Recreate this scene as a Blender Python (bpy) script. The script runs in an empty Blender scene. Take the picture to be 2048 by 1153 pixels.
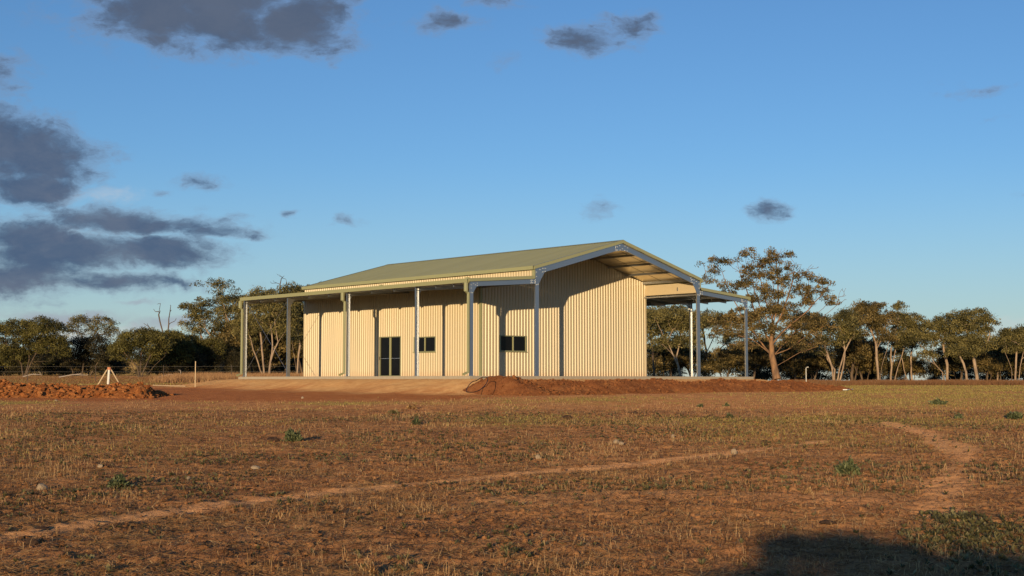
import bpy, bmesh, math, random
import numpy as np
from mathutils import Vector, Matrix

C = bpy.context.scene.collection
S = bpy.context.scene
R = math.radians
random.seed(7)
RNG = np.random.default_rng(11)

# ------------------------------------------------------------------ camera, sky, sun, exposure
F_PX, PITCH, EYE = 2711.4, R(3.897), 1.7          # focal length in photo pixels (2048 wide), eye height over the paddock
SUN_EL, SUN_AZ = R(6.6), R(192.3)                   # azimuth clockwise from +Y
SUN_DIR = Vector((math.sin(SUN_AZ) * math.cos(SUN_EL), math.cos(SUN_AZ) * math.cos(SUN_EL), math.sin(SUN_EL)))

cam = bpy.data.cameras.new('camera')
cam.sensor_width = 36.0
cam.lens = F_PX / 2048 * 36
cam.clip_start, cam.clip_end = 0.1, 20000
cam_ob = bpy.data.objects.new('camera', cam)
C.objects.link(cam_ob)
cam_ob.location = (0, 0, EYE)
cam_ob.rotation_euler = (math.pi / 2 + PITCH, 0, 0)
S.camera = cam_ob

S.view_settings.view_transform = 'Standard'
S.view_settings.look = 'None'
S.view_settings.exposure = 0.0
S.view_settings.gamma = 1.0
S.view_settings.use_curve_mapping = False

sun = bpy.data.lights.new('sun', 'SUN')
sun.energy = 4.6
sun.angle = R(0.53)
sun.color = (1.0, 0.74, 0.42)
sun_ob = bpy.data.objects.new('sun', sun)
C.objects.link(sun_ob)
sun_ob.rotation_euler = SUN_DIR.to_track_quat('Z', 'Y').to_euler()

SKY_STRENGTH = 0.145


def px_dir(px, py):
    """world direction of a photo pixel"""
    d = np.array([(px - 1024) / F_PX, 1.0, -(py - 576.5) / F_PX])
    c, s = math.cos(PITCH), math.sin(PITCH)
    return np.array([d[0], d[1] * c - d[2] * s, d[1] * s + d[2] * c])


def px_at(px, py, Y):
    d = px_dir(px, py)
    t = Y / d[1]
    return np.array([0, 0, EYE]) + t * d


def to_px(x, y, z):
    c, s = math.cos(PITCH), math.sin(PITCH)
    zz = z - EYE
    Yc = y * c + zz * s
    Zc = -y * s + zz * c
    return 1024 + F_PX * x / Yc, 576.5 - F_PX * Zc / Yc


class NB:
    """small node-tree builder"""
    def __init__(self, nt):
        self.nt = nt

    def n(self, typ, **kw):
        nd = self.nt.nodes.new(typ)
        for k, v in kw.items():
            setattr(nd, k, v)
        return nd

    def put(self, sock, v):
        if v is None:
            return
        if hasattr(v, 'is_output'):
            self.nt.links.new(v, sock)
        else:
            if isinstance(v, (tuple, list)) and len(v) == 3 and sock.type == 'RGBA':
                v = (*v, 1)
            sock.default_value = v

    def m(self, op, a, b=None, c=None, clamp=False):
        nd = self.n('ShaderNodeMath', operation=op, use_clamp=clamp)
        for i, v in enumerate((a, b, c)):
            self.put(nd.inputs[i], v)
        return nd.outputs[0]

    def vm(self, op, a, b=None, scale=None):
        nd = self.n('ShaderNodeVectorMath', operation=op)
        self.put(nd.inputs[0], a)
        self.put(nd.inputs[1], b)
        if scale is not None:
            self.put(nd.inputs['Scale'], scale)
        return nd.outputs['Value'] if op in ('DOT_PRODUCT', 'LENGTH', 'DISTANCE') else nd.outputs[0]

    def noise(self, vec, scale, detail=4, rough=0.55, dist=0.0, out=0):
        nd = self.n('ShaderNodeTexNoise')
        self.put(nd.inputs['Vector'], vec)
        self.put(nd.inputs['Scale'], scale)
        nd.inputs['Detail'].default_value = detail
        nd.inputs['Roughness'].default_value = rough
        nd.inputs['Distortion'].default_value = dist
        return nd.outputs[out]

    def ramp(self, fac, stops, interp='LINEAR'):
        nd = self.n('ShaderNodeValToRGB')
        nd.color_ramp.interpolation = interp
        els = nd.color_ramp.elements
        while len(els) < len(stops):
            els.new(0.5)
        for e, (p, c) in zip(els, stops):
            e.position = p
            e.color = (*c, 1) if len(c) == 3 else c
        self.put(nd.inputs[0], fac)
        return nd.outputs[0]

    def mix(self, fac, a, b, blend='MIX'):
        nd = self.n('ShaderNodeMix', data_type='RGBA', blend_type=blend)
        self.put(nd.inputs[0], fac)
        self.put(nd.inputs[6], a)
        self.put(nd.inputs[7], b)
        return nd.outputs[2]

    def smooth(self, v, lo, hi, a=0.0, b=1.0):
        nd = self.n('ShaderNodeMapRange', interpolation_type='SMOOTHSTEP')
        self.put(nd.inputs[0], v)
        for i, x in enumerate((lo, hi, a, b)):
            nd.inputs[i + 1].default_value = x
        return nd.outputs[0]


# ---- sky: Nishita sky with drifting evening clouds laid out by compass bearing and elevation
def make_world():
    w = bpy.data.worlds.new('World')
    S.world = w
    w.use_nodes = True
    nt = w.node_tree
    b = NB(nt)
    bg = nt.nodes['Background']
    sk = b.n('ShaderNodeTexSky', sky_type='NISHITA')
    sk.sun_disc = False
    sk.sun_elevation = SUN_EL
    sk.sun_rotation = SUN_AZ
    sk.ozone_density = 3.6
    sk.dust_density = 0.0
    sk.air_density = 0.95
    tc = b.n('ShaderNodeTexCoord')
    sep = b.n('ShaderNodeSeparateXYZ')
    nt.links.new(tc.outputs['Generated'], sep.inputs[0])
    x, y, z = sep.outputs
    az = b.m('ARCTAN2', x, y)
    el = b.m('ARCSINE', z)
    co = b.n('ShaderNodeCombineXYZ')
    b.put(co.inputs[0], az)
    b.put(co.inputs[1], b.m('MULTIPLY', el, 1.8))
    ang = co.outputs[0]
    # warp
    wn = b.noise(ang, 9.0, 3, 0.5, out=1)
    wv = b.vm('SCALE', b.vm('SUBTRACT', wn, (0.5, 0.5, 0.5)), scale=0.045)
    wn2 = b.noise(ang, 38.0, 5, 0.6, out=1)
    wv2 = b.vm('SCALE', b.vm('SUBTRACT', wn2, (0.5, 0.5, 0.5)), scale=0.022)
    p = b.vm('ADD', b.vm('ADD', ang, wv), wv2)

    def deg(px, py):
        d = px_dir(px, py)
        d = d / np.linalg.norm(d)
        return math.atan2(d[0], d[1]), math.asin(d[2])

    def field(ells):
        acc = None
        for (cx, cy, rx, ry, dens) in ells:
            a, e = deg(cx, cy)
            q = b.vm('SUBTRACT', p, (a, e * 1.8, 0))
            q = b.vm('MULTIPLY', q, (F_PX / rx, F_PX / ry / 1.8, 0))
            d = b.vm('LENGTH', q)
            v = b.m('MULTIPLY', b.smooth(d, 1.55, 0.0), dens)
            acc = v if acc is None else b.m('MAXIMUM', acc, v)
        return acc
    dark = [(400, -30, 360, 125, 1.0), (590, 35, 140, 85, 1.0), (320, 30, 200, 85, 1.0), (450, 40, 200, 70, 1.0), (675, 85, 45, 50, .6),
            (60, 310, 175, 72, 1), (-60, 280, 180, 80, 1), (60, 368, 130, 42, 1),
            (250, 445, 190, 42, 1), (60, 470, 130, 48, 1), (150, 508, 310, 52, 1), (40, 545, 170, 52, 1), (230, 565, 210, 30, .9), (440, 468, 105, 22, .85), (330, 452, 190, 32, .95), (320, 510, 170, 44, 1), (310, 570, 190, 20, .8), (490, 476, 70, 11, .7), (-150, 470, 200, 110, 1),
            (395, 362, 50, 22, .62), (328, 380, 24, 11, .55), (578, 426, 24, 16, .8), (692, 432, 40, 22, .6), (655, 448, 35, 8, .4),
            (1192, 415, 46, 34, .62), (1540, 412, 52, 24, .75), (1165, 80, 130, 46, .72), (1262, 50, 80, 44, .72), (890, 45, 80, 36, .62), (985, 8, 75, 24, .62), (1020, 130, 40, 30, .3),
            (5, 160, 70, 75, .66), (1950, 178, 110, 16, .34), (1885, 160, 50, 18, .3), (1960, 235, 60, 10, .3), (2055, 395, 30, 12, .4), (100, 600, 60, 12, .42), (95, 585, 30, 7, .35),
            (-700, 300, 400, 120, 1), (-600, 560, 500, 60, 1), (-400, 40, 250, 60, .9), (2900, 200, 300, 50, .8), (1500, -500, 500, 90, .9), (200, -700, 700, 120, 1)]
    mauve = [(130, 628, 150, 15, .9), (268, 606, 55, 8, .7), (330, 640, 130, 17, .8), (60, 568, 120, 18, .5), (-200, 620, 250, 30, .8)]
    lit = [(210, 385, 150, 26, .62), (120, 655, 240, 22, .75), (300, 650, 120, 20, .6), (170, 470, 240, 26, .5), (330, 470, 90, 20, .35), (1900, 650, 520, 40, .42), (1400, 640, 500, 30, .3)]
    nse = b.noise(p, 26.0, 8, 0.62)
    fine = b.noise(p, 80.0, 5, 0.6)
    nz = b.m('ADD', b.m('MULTIPLY', b.m('SUBTRACT', nse, 0.5), 2.1), b.m('MULTIPLY', b.m('SUBTRACT', fine, 0.5), 0.7))

    def alpha(ells, lo, hi, k=1.0):
        f = field(ells)
        return b.smooth(b.m('ADD', f, b.m('MULTIPLY', nz, b.m('MULTIPLY', b.m('MULTIPLY', k, b.m('MINIMUM', b.m('MULTIPLY', f, 3.0), 1.0)), b.m('MULTIPLY_ADD', f, -.75, 1.15)))), lo, hi)
    a_lit = alpha(lit, 0.25, 1.1, .8)
    a_mau = alpha(mauve, 0.25, 1.0, .6)
    a_dark = alpha(dark, 0.14, 0.95)
    sky_col = b.vm('SCALE', sk.outputs[0], scale=SKY_STRENGTH)
    sky_col = b.vm('MULTIPLY', sky_col, (0.98, 1.0, 1.10))      # camera white balance
    sky_col = b.mix(b.m('MULTIPLY', b.smooth(el, .17, -.01), .5), sky_col, (.44, .54, .60))      # dry air paling towards the horizon
    col = b.mix(b.m('MULTIPLY', a_lit, .7), sky_col, (0.62, 0.60, 0.60))
    col = b.mix(b.m('MULTIPLY', a_mau, .75), col, (0.33, 0.34, 0.42))
    shade = b.smooth(b.noise(p, 15.0, 6, 0.65), .32, .68)
    warm = b.smooth(el, 0.12, 0.26)
    dcol = b.mix(shade, (0.062, 0.103, 0.19), (0.118, 0.15, 0.222))
    dcol = b.mix(b.m('MULTIPLY', warm, .6), dcol, (0.10, 0.122, 0.172))
    dcol = b.mix(b.smooth(a_dark, .95, .25), dcol, (0.22, 0.27, 0.37))
    col = b.mix(b.m('MULTIPLY', a_dark, .95), col, dcol)
    nt.links.new(col, bg.inputs[0])
    bg.inputs[1].default_value = 1.0
    return w


make_world()

# ------------------------------------------------------------------ helpers
def tag(o, label=None, cat=None, group=None, kind=None):
    if label:
        o['label'] = label
    if cat:
        o['category'] = cat
    if group:
        o['group'] = group
    if kind:
        o['kind'] = kind
    return o


def empty(name, loc, rz=0.0):
    o = bpy.data.objects.new(name, None)
    C.objects.link(o)
    o.location = loc
    o.rotation_euler = (0, 0, rz)
    return o


def link(name, me, mat=None, parent=None, loc=None, rot=None):
    o = bpy.data.objects.new(name, me)
    C.objects.link(o)
    if mat is not None and not me.materials:
        me.materials.append(mat)
    if parent is not None:
        o.parent = parent
    if loc is not None:
        o.location = loc
    if rot is not None:
        o.rotation_euler = rot
    return o


def npmesh(name, verts, faces, smooth=False, tone=None):
    """mesh from numpy arrays; faces is one (M,k) array or a list of such arrays"""
    if not isinstance(faces, list):
        faces = [faces]
    faces = [f for f in faces if len(f)]
    me = bpy.data.meshes.new(name)
    verts = np.asarray(verts, dtype=np.float32)
    me.vertices.add(len(verts))
    me.vertices.foreach_set('co', verts.ravel())
    loops = np.concatenate([f.ravel() for f in faces]).astype(np.int32)
    sizes = np.concatenate([np.full(len(f), f.shape[1]) for f in faces]).astype(np.int32)
    starts = np.concatenate([[0], np.cumsum(sizes)[:-1]]).astype(np.int32)
    me.loops.add(len(loops))
    me.loops.foreach_set('vertex_index', loops)
    me.polygons.add(len(sizes))
    me.polygons.foreach_set('loop_start', starts)
    me.polygons.foreach_set('loop_total', sizes)
    me.polygons.foreach_set('use_smooth', np.full(len(sizes), smooth))
    if tone is not None:
        at = me.attributes.new('tone', 'FLOAT', 'FACE')
        at.data.foreach_set('value', np.asarray(tone, dtype=np.float32))
    me.update(calc_edges=True)
    return me


def hash2(ix, iy, seed):
    h = (ix.astype(np.int64) * 374761393 + iy.astype(np.int64) * 668265263 + seed * 1442695041) & 0x7fffffff
    h = ((h ^ (h >> 13)) * 1274126177) & 0x7fffffff
    h = h ^ (h >> 16)
    return (h & 0xffff) / 65535.0


def vnoise(x, y, scale, seed=0):
    x = np.asarray(x, float) * scale
    y = np.asarray(y, float) * scale
    ix, iy = np.floor(x), np.floor(y)
    fx, fy = x - ix, y - iy
    fx = fx * fx * (3 - 2 * fx)
    fy = fy * fy * (3 - 2 * fy)
    a = hash2(ix, iy, seed)
    b_ = hash2(ix + 1, iy, seed)
    c = hash2(ix, iy + 1, seed)
    d = hash2(ix + 1, iy + 1, seed)
    return (a * (1 - fx) + b_ * fx) * (1 - fy) + (c * (1 - fx) + d * fx) * fy


def fbm(x, y, scale, octs=4, seed=0):
    s, amp, tot = 0, 1.0, 0
    for o in range(octs):
        s = s + amp * vnoise(x, y, scale * 2 ** o, seed + o * 17)
        tot += amp
        amp *= .5
    return s / tot


class MB:
    """collects simple solids into one bmesh"""
    def __init__(self):
        self.bm = bmesh.new()

    def box(self, lo, hi):
        x0, y0, z0 = lo
        x1, y1, z1 = hi
        v = [self.bm.verts.new(p) for p in ((x0, y0, z0), (x1, y0, z0), (x1, y1, z0), (x0, y1, z0), (x0, y0, z1), (x1, y0, z1), (x1, y1, z1), (x0, y1, z1))]
        for f in ((0, 3, 2, 1), (4, 5, 6, 7), (0, 1, 5, 4), (1, 2, 6, 5), (2, 3, 7, 6), (3, 0, 4, 7)):
            self.bm.faces.new([v[i] for i in f])
        return self

    def extrude(self, outline, p0, p1, A, B, caps=True):
        """closed 2-D outline (a,b) swept from p0 to p1"""
        p0, p1, A, B = map(Vector, (p0, p1, A, B))
        r0 = [self.bm.verts.new(p0 + A * a + B * b_) for a, b_ in outline]
        r1 = [self.bm.verts.new(p1 + A * a + B * b_) for a, b_ in outline]
        n = len(outline)
        for i in range(n):
            self.bm.faces.new((r0[i], r0[(i + 1) % n], r1[(i + 1) % n], r1[i]))
        if caps:
            self.bm.faces.new(r0[::-1])
            self.bm.faces.new(r1)
        return self

    def tube(self, pts, rad, n=8):
        pts = [Vector(p) for p in pts]
        rads = rad if isinstance(rad, (list, tuple)) else [rad] * len(pts)
        rings = []
        for i, p in enumerate(pts):
            t = (pts[min(i + 1, len(pts) - 1)] - pts[max(i - 1, 0)]).normalized()
            a = t.cross(Vector((0, 0, 1)) if abs(t.z) < .9 else Vector((1, 0, 0))).normalized()
            c = t.cross(a)
            rings.append([self.bm.verts.new(p + (a * math.cos(2 * math.pi * k / n) + c * math.sin(2 * math.pi * k / n)) * rads[i]) for k in range(n)])
        for r0, r1 in zip(rings, rings[1:]):
            for k in range(n):
                self.bm.faces.new((r0[k], r0[(k + 1) % n], r1[(k + 1) % n], r1[k]))
        self.bm.faces.new(rings[0][::-1])
        self.bm.faces.new(rings[-1])
        return self

    def poly(self, pts):
        self.bm.faces.new([self.bm.verts.new(p) for p in pts])
        return self

    def plate(self, pts, off):
        """polygon extruded by the vector off"""
        off = Vector(off)
        a = [self.bm.verts.new(p) for p in pts]
        c = [self.bm.verts.new(Vector(p) + off) for p in pts]
        n = len(pts)
        self.bm.faces.new(a[::-1])
        self.bm.faces.new(c)
        for i in range(n):
            self.bm.faces.new((a[i], a[(i + 1) % n], c[(i + 1) % n], c[i]))
        return self

    def mesh(self, name, bevel=0.0):
        bmesh.ops.recalc_face_normals(self.bm, faces=self.bm.faces)
        if bevel:
            bmesh.ops.bevel(self.bm, geom=list(self.bm.edges), offset=bevel, segments=1, affect='EDGES')
        me = bpy.data.meshes.new(name)
        self.bm.to_mesh(me)
        self.bm.free()
        return me

    def build(self, name, mat, parent=None, loc=None, bevel=0.0):
        return link(name, self.mesh(name, bevel), mat, parent, loc)


# ------------------------------------------------------------------ materials
def new_mat(name):
    m = bpy.data.materials.new(name)
    m.use_nodes = True
    b = NB(m.node_tree)
    return m, b, m.node_tree.nodes['Principled BSDF']


def coords(b):
    return b.n('ShaderNodeTexCoord').outputs['Object']


def bump(b, bsdf, h, strength, dist=0.01):
    bp = b.n('ShaderNodeBump')
    bp.inputs['Strength'].default_value = strength
    bp.inputs['Distance'].default_value = dist
    b.put(bp.inputs['Height'], h)
    b.put(bsdf.inputs['Normal'], bp.outputs[0])


def painted(name, col, rough=0.45, spec=0.4, dirt=None):
    m, b, p = new_mat(name)
    co = coords(b)
    n1 = b.noise(co, 0.9, 5, .6)
    n2 = b.noise(b.vm('MULTIPLY', co, (9, 9, .6)), 1.0, 4, .6)
    v = b.m('ADD', b.m('MULTIPLY', n1, .10), b.m('MULTIPLY', n2, .08))
    v = b.m('ADD', v, .91)
    rn = b.n('ShaderNodeObjectInfo').outputs['Random']
    v = b.m('MULTIPLY', v, b.m('ADD', b.m('MULTIPLY', rn, .10), .95))
    c = b.vm('SCALE', col, scale=v)
    if dirt is not None:        # red dust splashed up at the foot of the walls
        sep = b.n('ShaderNodeSeparateXYZ')
        b.put(sep.inputs[0], co)
        h = b.m('ADD', sep.outputs[2], b.m('MULTIPLY', b.m('SUBTRACT', b.noise(co, 3.0, 5, .7), .5), .5))
        c = b.mix(b.m('MULTIPLY', b.smooth(h, .45, -.05), .4), c, dirt)
    b.put(p.inputs['Base Color'], c)
    p.inputs['Roughness'].default_value = rough
    p.inputs['Specular IOR Level'].default_value = spec
    return m


M = {}
M['cream'] = painted('cream_sheet_steel', (.52, .425, .262), .39, .65, (.45, .22, .1))
M['olive'] = painted('olive_sheet_steel', (.325, .325, .17), .42, .5)
M['olive_dark'] = painted('olive_frame_paint', (.22, .225, .13), .4, .5)


def galv():
    m, b, p = new_mat('galvanised_steel')
    co = coords(b)
    vo = b.n('ShaderNodeTexVoronoi')
    b.put(vo.inputs['Vector'], co)
    vo.inputs['Scale'].default_value = 45
    n = b.noise(co, 2.2, 4, .6)
    v = b.m('ADD', b.m('MULTIPLY', vo.outputs['Color'], .02), b.m('ADD', b.m('MULTIPLY', n, .05), .94))
    b.put(p.inputs['Base Color'], b.vm('SCALE', (.50, .515, .53), scale=v))
    p.inputs['Metallic'].default_value = .93
    p.inputs['Roughness'].default_value = .39
    return m


M['galv'] = galv()


def simple(name, col, rough=.7, nscale=6, amt=.35, spec=.3, bstr=0.0, bdist=.01):
    m, b, p = new_mat(name)
    co = coords(b)
    n = b.noise(co, nscale, 6, .65)
    b.put(p.inputs['Base Color'], b.vm('SCALE', col, scale=b.m('ADD', b.m('MULTIPLY', n, amt * 2), 1 - amt)))
    p.inputs['Roughness'].default_value = rough
    p.inputs['Specular IOR Level'].default_value = spec
    if bstr:
        bump(b, p, b.noise(co, nscale * 3, 6, .7), bstr, bdist)
    return m


M['foil'] = simple('foil_blanket_lining', (.90, .80, .60), .45, 3, .06, .5)
_fp = M['foil'].node_tree.nodes['Principled BSDF']
_fp.inputs['Metallic'].default_value = .8
_fp.inputs['Roughness'].default_value = .3
M['sheet_back'] = simple('sheet_back_primer', (.56, .46, .30), .5, 3, .08, .4)
M['concrete'] = simple('concrete', (.42, .36, .27), .85, 5, .2, .2)
M['bolt'] = simple('zinc_bolt', (.85, .85, .82), .3, 20, .1, .8)
M['hose'] = simple('black_poly_pipe', (.02, .017, .016), .5, 5, .2)
M['timber'] = simple('pale_timber', (.62, .47, .30), .8, 8, .25)
M['white_pipe'] = simple('white_pipe', (.78, .75, .68), .5, 5, .1)
M['red_cap'] = simple('red_clay_cap', (.62, .25, .13), .7, 8, .2)
M['rock'] = simple('pale_limestone', (.36, .27, .18), .9, 12, .3, .2, .6, .03)
M['dark_clod'] = simple('dark_earth', (.075, .045, .03), .95, 14, .4, .1, .8, .03)
M['dark_metal'] = simple('rusty_dark_steel', (.07, .05, .04), .7, 8, .3)
M['wire'] = simple('fence_wire', (.35, .33, .3), .5, 8, .2)
M['dead'] = simple('bleached_dead_wood', (.40, .33, .27), .85, 5, .3)
M['interior'] = simple('unlit_interior', (.05, .05, .05), .9, 3, .2)


def glass():
    m, b, p = new_mat('dark_window_glass')
    co = coords(b)
    n = b.noise(co, 1.2, 3, .5)
    b.put(p.inputs['Base Color'], b.vm('SCALE', (.006, .006, .007), scale=b.m('ADD', n, .5)))
    p.inputs['Roughness'].default_value = .08
    p.inputs['Specular IOR Level'].default_value = .12
    return m


M['glass'] = glass()


def bark(name, c0, c1, c2):
    m, b, p = new_mat(name)
    co = coords(b)
    n = b.noise(b.vm('MULTIPLY', co, (2.2, 2.2, .7)), 1.5, 6, .65, .6)
    n2 = b.noise(b.vm('MULTIPLY', co, (8, 8, 1.5)), 1.5, 5, .7)
    c = b.ramp(n, [(.28, c0), (.5, c1), (.72, c2)])
    c = b.vm('SCALE', c, scale=b.m('ADD', b.m('MULTIPLY', n2, .6), .7))
    b.put(p.inputs['Base Color'], c)
    p.inputs['Roughness'].default_value = .8
    p.inputs['Specular IOR Level'].default_value = .2
    bump(b, p, n2, .6, .03)
    return m


M['bark_gum'] = bark('smooth_gum_bark', (.17, .12, .085), (.36, .26, .18), (.50, .38, .27))
M['bark_red'] = bark('red_gum_bark', (.10, .065, .045), (.24, .14, .08), (.42, .23, .11))
M['bark_dark'] = bark('rough_dark_bark', (.05, .038, .03), (.12, .085, .06), (.22, .16, .11))


def leaf_mat(name, c0, c1, c2, tr=.25):
    m, b, p = new_mat(name)
    at = b.n('ShaderNodeAttribute')
    at.attribute_name = 'tone'
    co = coords(b)
    n = b.noise(co, .55, 3, .6)
    f = b.m('ADD', b.m('MULTIPLY_ADD', at.outputs['Fac'], 1.25, -.2), b.m('MULTIPLY', b.m('SUBTRACT', n, .5), .9))
    c = b.ramp(f, [(.05, c0), (.4, c1), (.85, c2)])
    b.put(p.inputs['Base Color'], c)
    p.inputs['Roughness'].default_value = .55
    p.inputs['Specular IOR Level'].default_value = .25
    t = b.n('ShaderNodeBsdfTranslucent')
    b.put(t.inputs['Color'], c)
    mx = b.n('ShaderNodeMixShader')
    mx.inputs[0].default_value = tr
    nt = m.node_tree
    nt.links.new(p.outputs[0], mx.inputs[1])
    nt.links.new(t.outputs[0], mx.inputs[2])
    nt.links.new(mx.outputs[0], nt.nodes['Material Output'].inputs['Surface'])
    return m


M['leaf_gum'] = leaf_mat('gum_leaves', (.045, .045, .018), (.15, .132, .048), (.32, .265, .095))
M['leaf_gum_brown'] = leaf_mat('bronze_gum_leaves', (.045, .040, .017), (.155, .118, .043), (.33, .235, .088))
M['leaf_wattle'] = leaf_mat('wattle_foliage', (.036, .036, .014), (.12, .108, .031), (.25, .215, .062))
M['leaf_shaded'] = leaf_mat('shade_darkened_foliage', (.02, .02, .012), (.05, .046, .024), (.11, .09, .042))  # deep shade between the trunks put into this leaf colour
M['leaf_bush'] = leaf_mat('saltbush_leaves', (.045, .06, .028), (.11, .13, .058), (.22, .235, .11))
M['leaf_weed'] = leaf_mat('weed_leaves', (.075, .072, .03), (.17, .15, .062), (.32, .27, .13))
M['green_grass'] = leaf_mat('short_green_grass', (.15, .125, .035), (.29, .235, .06), (.44, .35, .10))
M['straw'] = leaf_mat('dry_grass', (.21, .10, .042), (.41, .225, .095), (.66, .43, .20), .3)

# ------------------------------------------------------------------ terrain
TH = R(42.334)
BX, BY, SLAB = -1.961, 63.285, EYE + .208
CT, ST = math.cos(TH), math.sin(TH)
L_, W_ = 4.19, 12.456                  # verandah width, shed width
VS = [0.0, 4.064, 9.836, 15.473, 19.985]  # frame positions along the long side
UT = L_ * 2 + W_


def b2w(u, v, z=0.0):
    return BX + u * CT - v * ST, BY + u * ST + v * CT, SLAB + z


def w2b(x, y):
    dx, dy = x - BX, y - BY
    return dx * CT + dy * ST, -dx * ST + dy * CT


def sstep(a, b_, x):
    t = np.clip((x - a) / (b_ - a), 0, 1)
    return t * t * (3 - 2 * t)


def pad_dist(x, y):
    u, v = w2b(x, y)
    du = np.maximum(np.maximum(-.3 - u, u - (UT + .3)), 0)
    dv = np.maximum(np.maximum(-.3 - v, v - (VS[-1] + .3)), 0)
    return np.hypot(du, dv)


def base_z(x, y):
    x = np.asarray(x, float)
    y = np.asarray(y, float)
    ratio = x / np.maximum(y, 20)
    left = sstep(.12, -.14, ratio)
    z58 = np.clip((y - 12) / 46, 0, 1) * 1.05
    mid = 1.45 * (1 - left) + 2.2 * left
    t = np.clip((y - 58) / 72, 0, 1)
    z = z58 * (1 - t) + np.where(y > 58, mid * t, 0)
    far_l = 2.2 + np.clip((y - 150) / 300, 0, 1) * 6.5
    far_r = 1.45 - np.clip((y - 150) / 300, 0, 1) * 3.0
    far = far_l * left + far_r * (1 - left)
    z = np.where(y > 130, mid + (far - mid) * sstep(140, 400, y), z)
    return z


def terrain(x, y):
    x = np.asarray(x, float)
    y = np.asarray(y, float)
    z = base_z(x, y)
    d = pad_dist(x, y)
    wob = (fbm(x, y, .35, 3, 5) - .5) * 1.2
    k = 1 - sstep(.15, 4.2, d + wob * np.clip(d, 0, 1))
    top = SLAB - .14
    z = z + (top - z) * np.where(d < 9, k, 0)
    # gentle undulation and clods
    z = z + (fbm(x, y, .22, 3, 1) - .5) * .10 * np.clip(d / 3, 0, 1)
    return z


def micro(x, y):
    fade = np.clip(1.3 - np.hypot(x, y) / 70, 0, 1)
    u, v = w2b(x, y)
    on = ((u > -.25) & (u < UT + .25) & (v > -.25) & (v < VS[-1] + .25))
    m = (fbm(x, y, 2.2, 3, 31) - .5) * .055 + (vnoise(x, y, 7.5, 41) - .5) * .035 + (vnoise(x, y, 16, 43) - .5) * .022
    return np.where(on, 0, m * fade)


def ground_z(x, y):
    return terrain(x, y) + micro(x, y)


def ground_at(px, py):
    """where the view ray of a photo pixel meets the terrain"""
    d = px_dir(px, py)
    lo = None
    t = 4.0
    while t < 600:
        p = np.array([0, 0, EYE]) + d * t
        if p[2] < float(terrain(p[0], p[1])):
            a, c = t - (t * .02), t
            for _ in range(20):
                mid = (a + c) / 2
                q = np.array([0, 0, EYE]) + d * mid
                if q[2] < float(terrain(q[0], q[1])):
                    c = mid
                else:
                    a = mid
            return np.array([0, 0, EYE]) + d * c
        t *= 1.02
    return np.array([0, 0, EYE]) + d * t


def seg_dist(x, y, pts):
    best = np.full(np.shape(x), 1e9)
    for (x0, y0), (x1, y1) in zip(pts, pts[1:]):
        dx, dy = x1 - x0, y1 - y0
        t = np.clip(((x - x0) * dx + (y - y0) * dy) / (dx * dx + dy * dy), 0, 1)
        best = np.minimum(best, np.hypot(x - x0 - t * dx, y - y0 - t * dy))
    return best


TRACK1 = [tuple(ground_at(*p)[:2]) for p in ((-250, 1100), (0, 1078), (150, 1052), (300, 1031), (450, 1010), (700, 982), (1024, 951), (1300, 925), (1500, 902), (1640, 884))]
TRACK2 = [tuple(ground_at(*p)[:2]) for p in ((1775, 846), (1850, 868), (1900, 890), (1932, 915), (1915, 940), (1885, 970), (1880, 1010), (1900, 1040))]
TRACK3 = [tuple(ground_at(*p)[:2]) for p in ((1000, 1000), (1200, 985), (1500, 990), (1750, 1000))]


def zones(x, y):
    """sand, bare red soil, green and track amounts"""
    d = pad_dist(x, y)
    n = fbm(x, y, .45, 4, 61) - .5
    n2 = fbm(x, y, .12, 3, 71) - .5
    u, v = w2b(x, y)
    st = fbm(u * .25, v * 1.6, 1.0, 4, 66) - .5
    sand = (1 - sstep(2.0, 6.0, d + n * 4.4 + st * 3.5)) * np.clip(1 - np.abs(st) * 1.2 * np.clip(d, 0, 1), 0, 1)
    lft = sstep(4, -6, x)
    red = (1 - sstep(3.6, 6.4, d + n * 4 - lft * 4.0))
    cut = ((y > 50) & (x < -2)) * sstep(50, 54, y + n * 5) * (1 - sstep(72, 78, y + n * 8))
    red = np.maximum(red, cut * 1.0)
    green = np.clip((fbm(x, y, .16, 3, 81) - .50) * 4.2, 0, 1) * sstep(20, 42, y) * (1 - red)
    right = sstep(.14, .30, x / np.maximum(y, 1)) * sstep(34, 52, y)
    green = np.maximum(green, right * np.clip(.55 + n * 1.6, 0, 1) * (1 - red))
    green = np.maximum(green, .25 * np.clip((fbm(x, y, .5, 3, 83) - .56) * 9, 0, 1) * (1 - red))
    green = np.maximum(green, .75 * sstep(76, 84, y + n * 6) * np.clip(.8 + n * 1.5, 0, 1))
    lh = sstep(.1, -.1, x / np.maximum(y, 1))
    pale = sstep(150, 160, y) * (1 - sstep(200, 210, y)) * lh
    green = np.where(y > 205, .95, green) * (1 - pale)
    sand = np.maximum(sand, pale)
    tr = np.maximum(1 - sstep(.08, .34, seg_dist(x, y, TRACK1) + n * .45), .9 * (1 - sstep(.12, .55, seg_dist(x, y, TRACK2) + n * .9)))
    tr = np.maximum(tr, .4 * (1 - sstep(.2, 1.2, seg_dist(x, y, TRACK3) + n * 1.2)))
    tr = np.where(y < 60, tr, 0)
    return sand, red, green, tr


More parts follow.
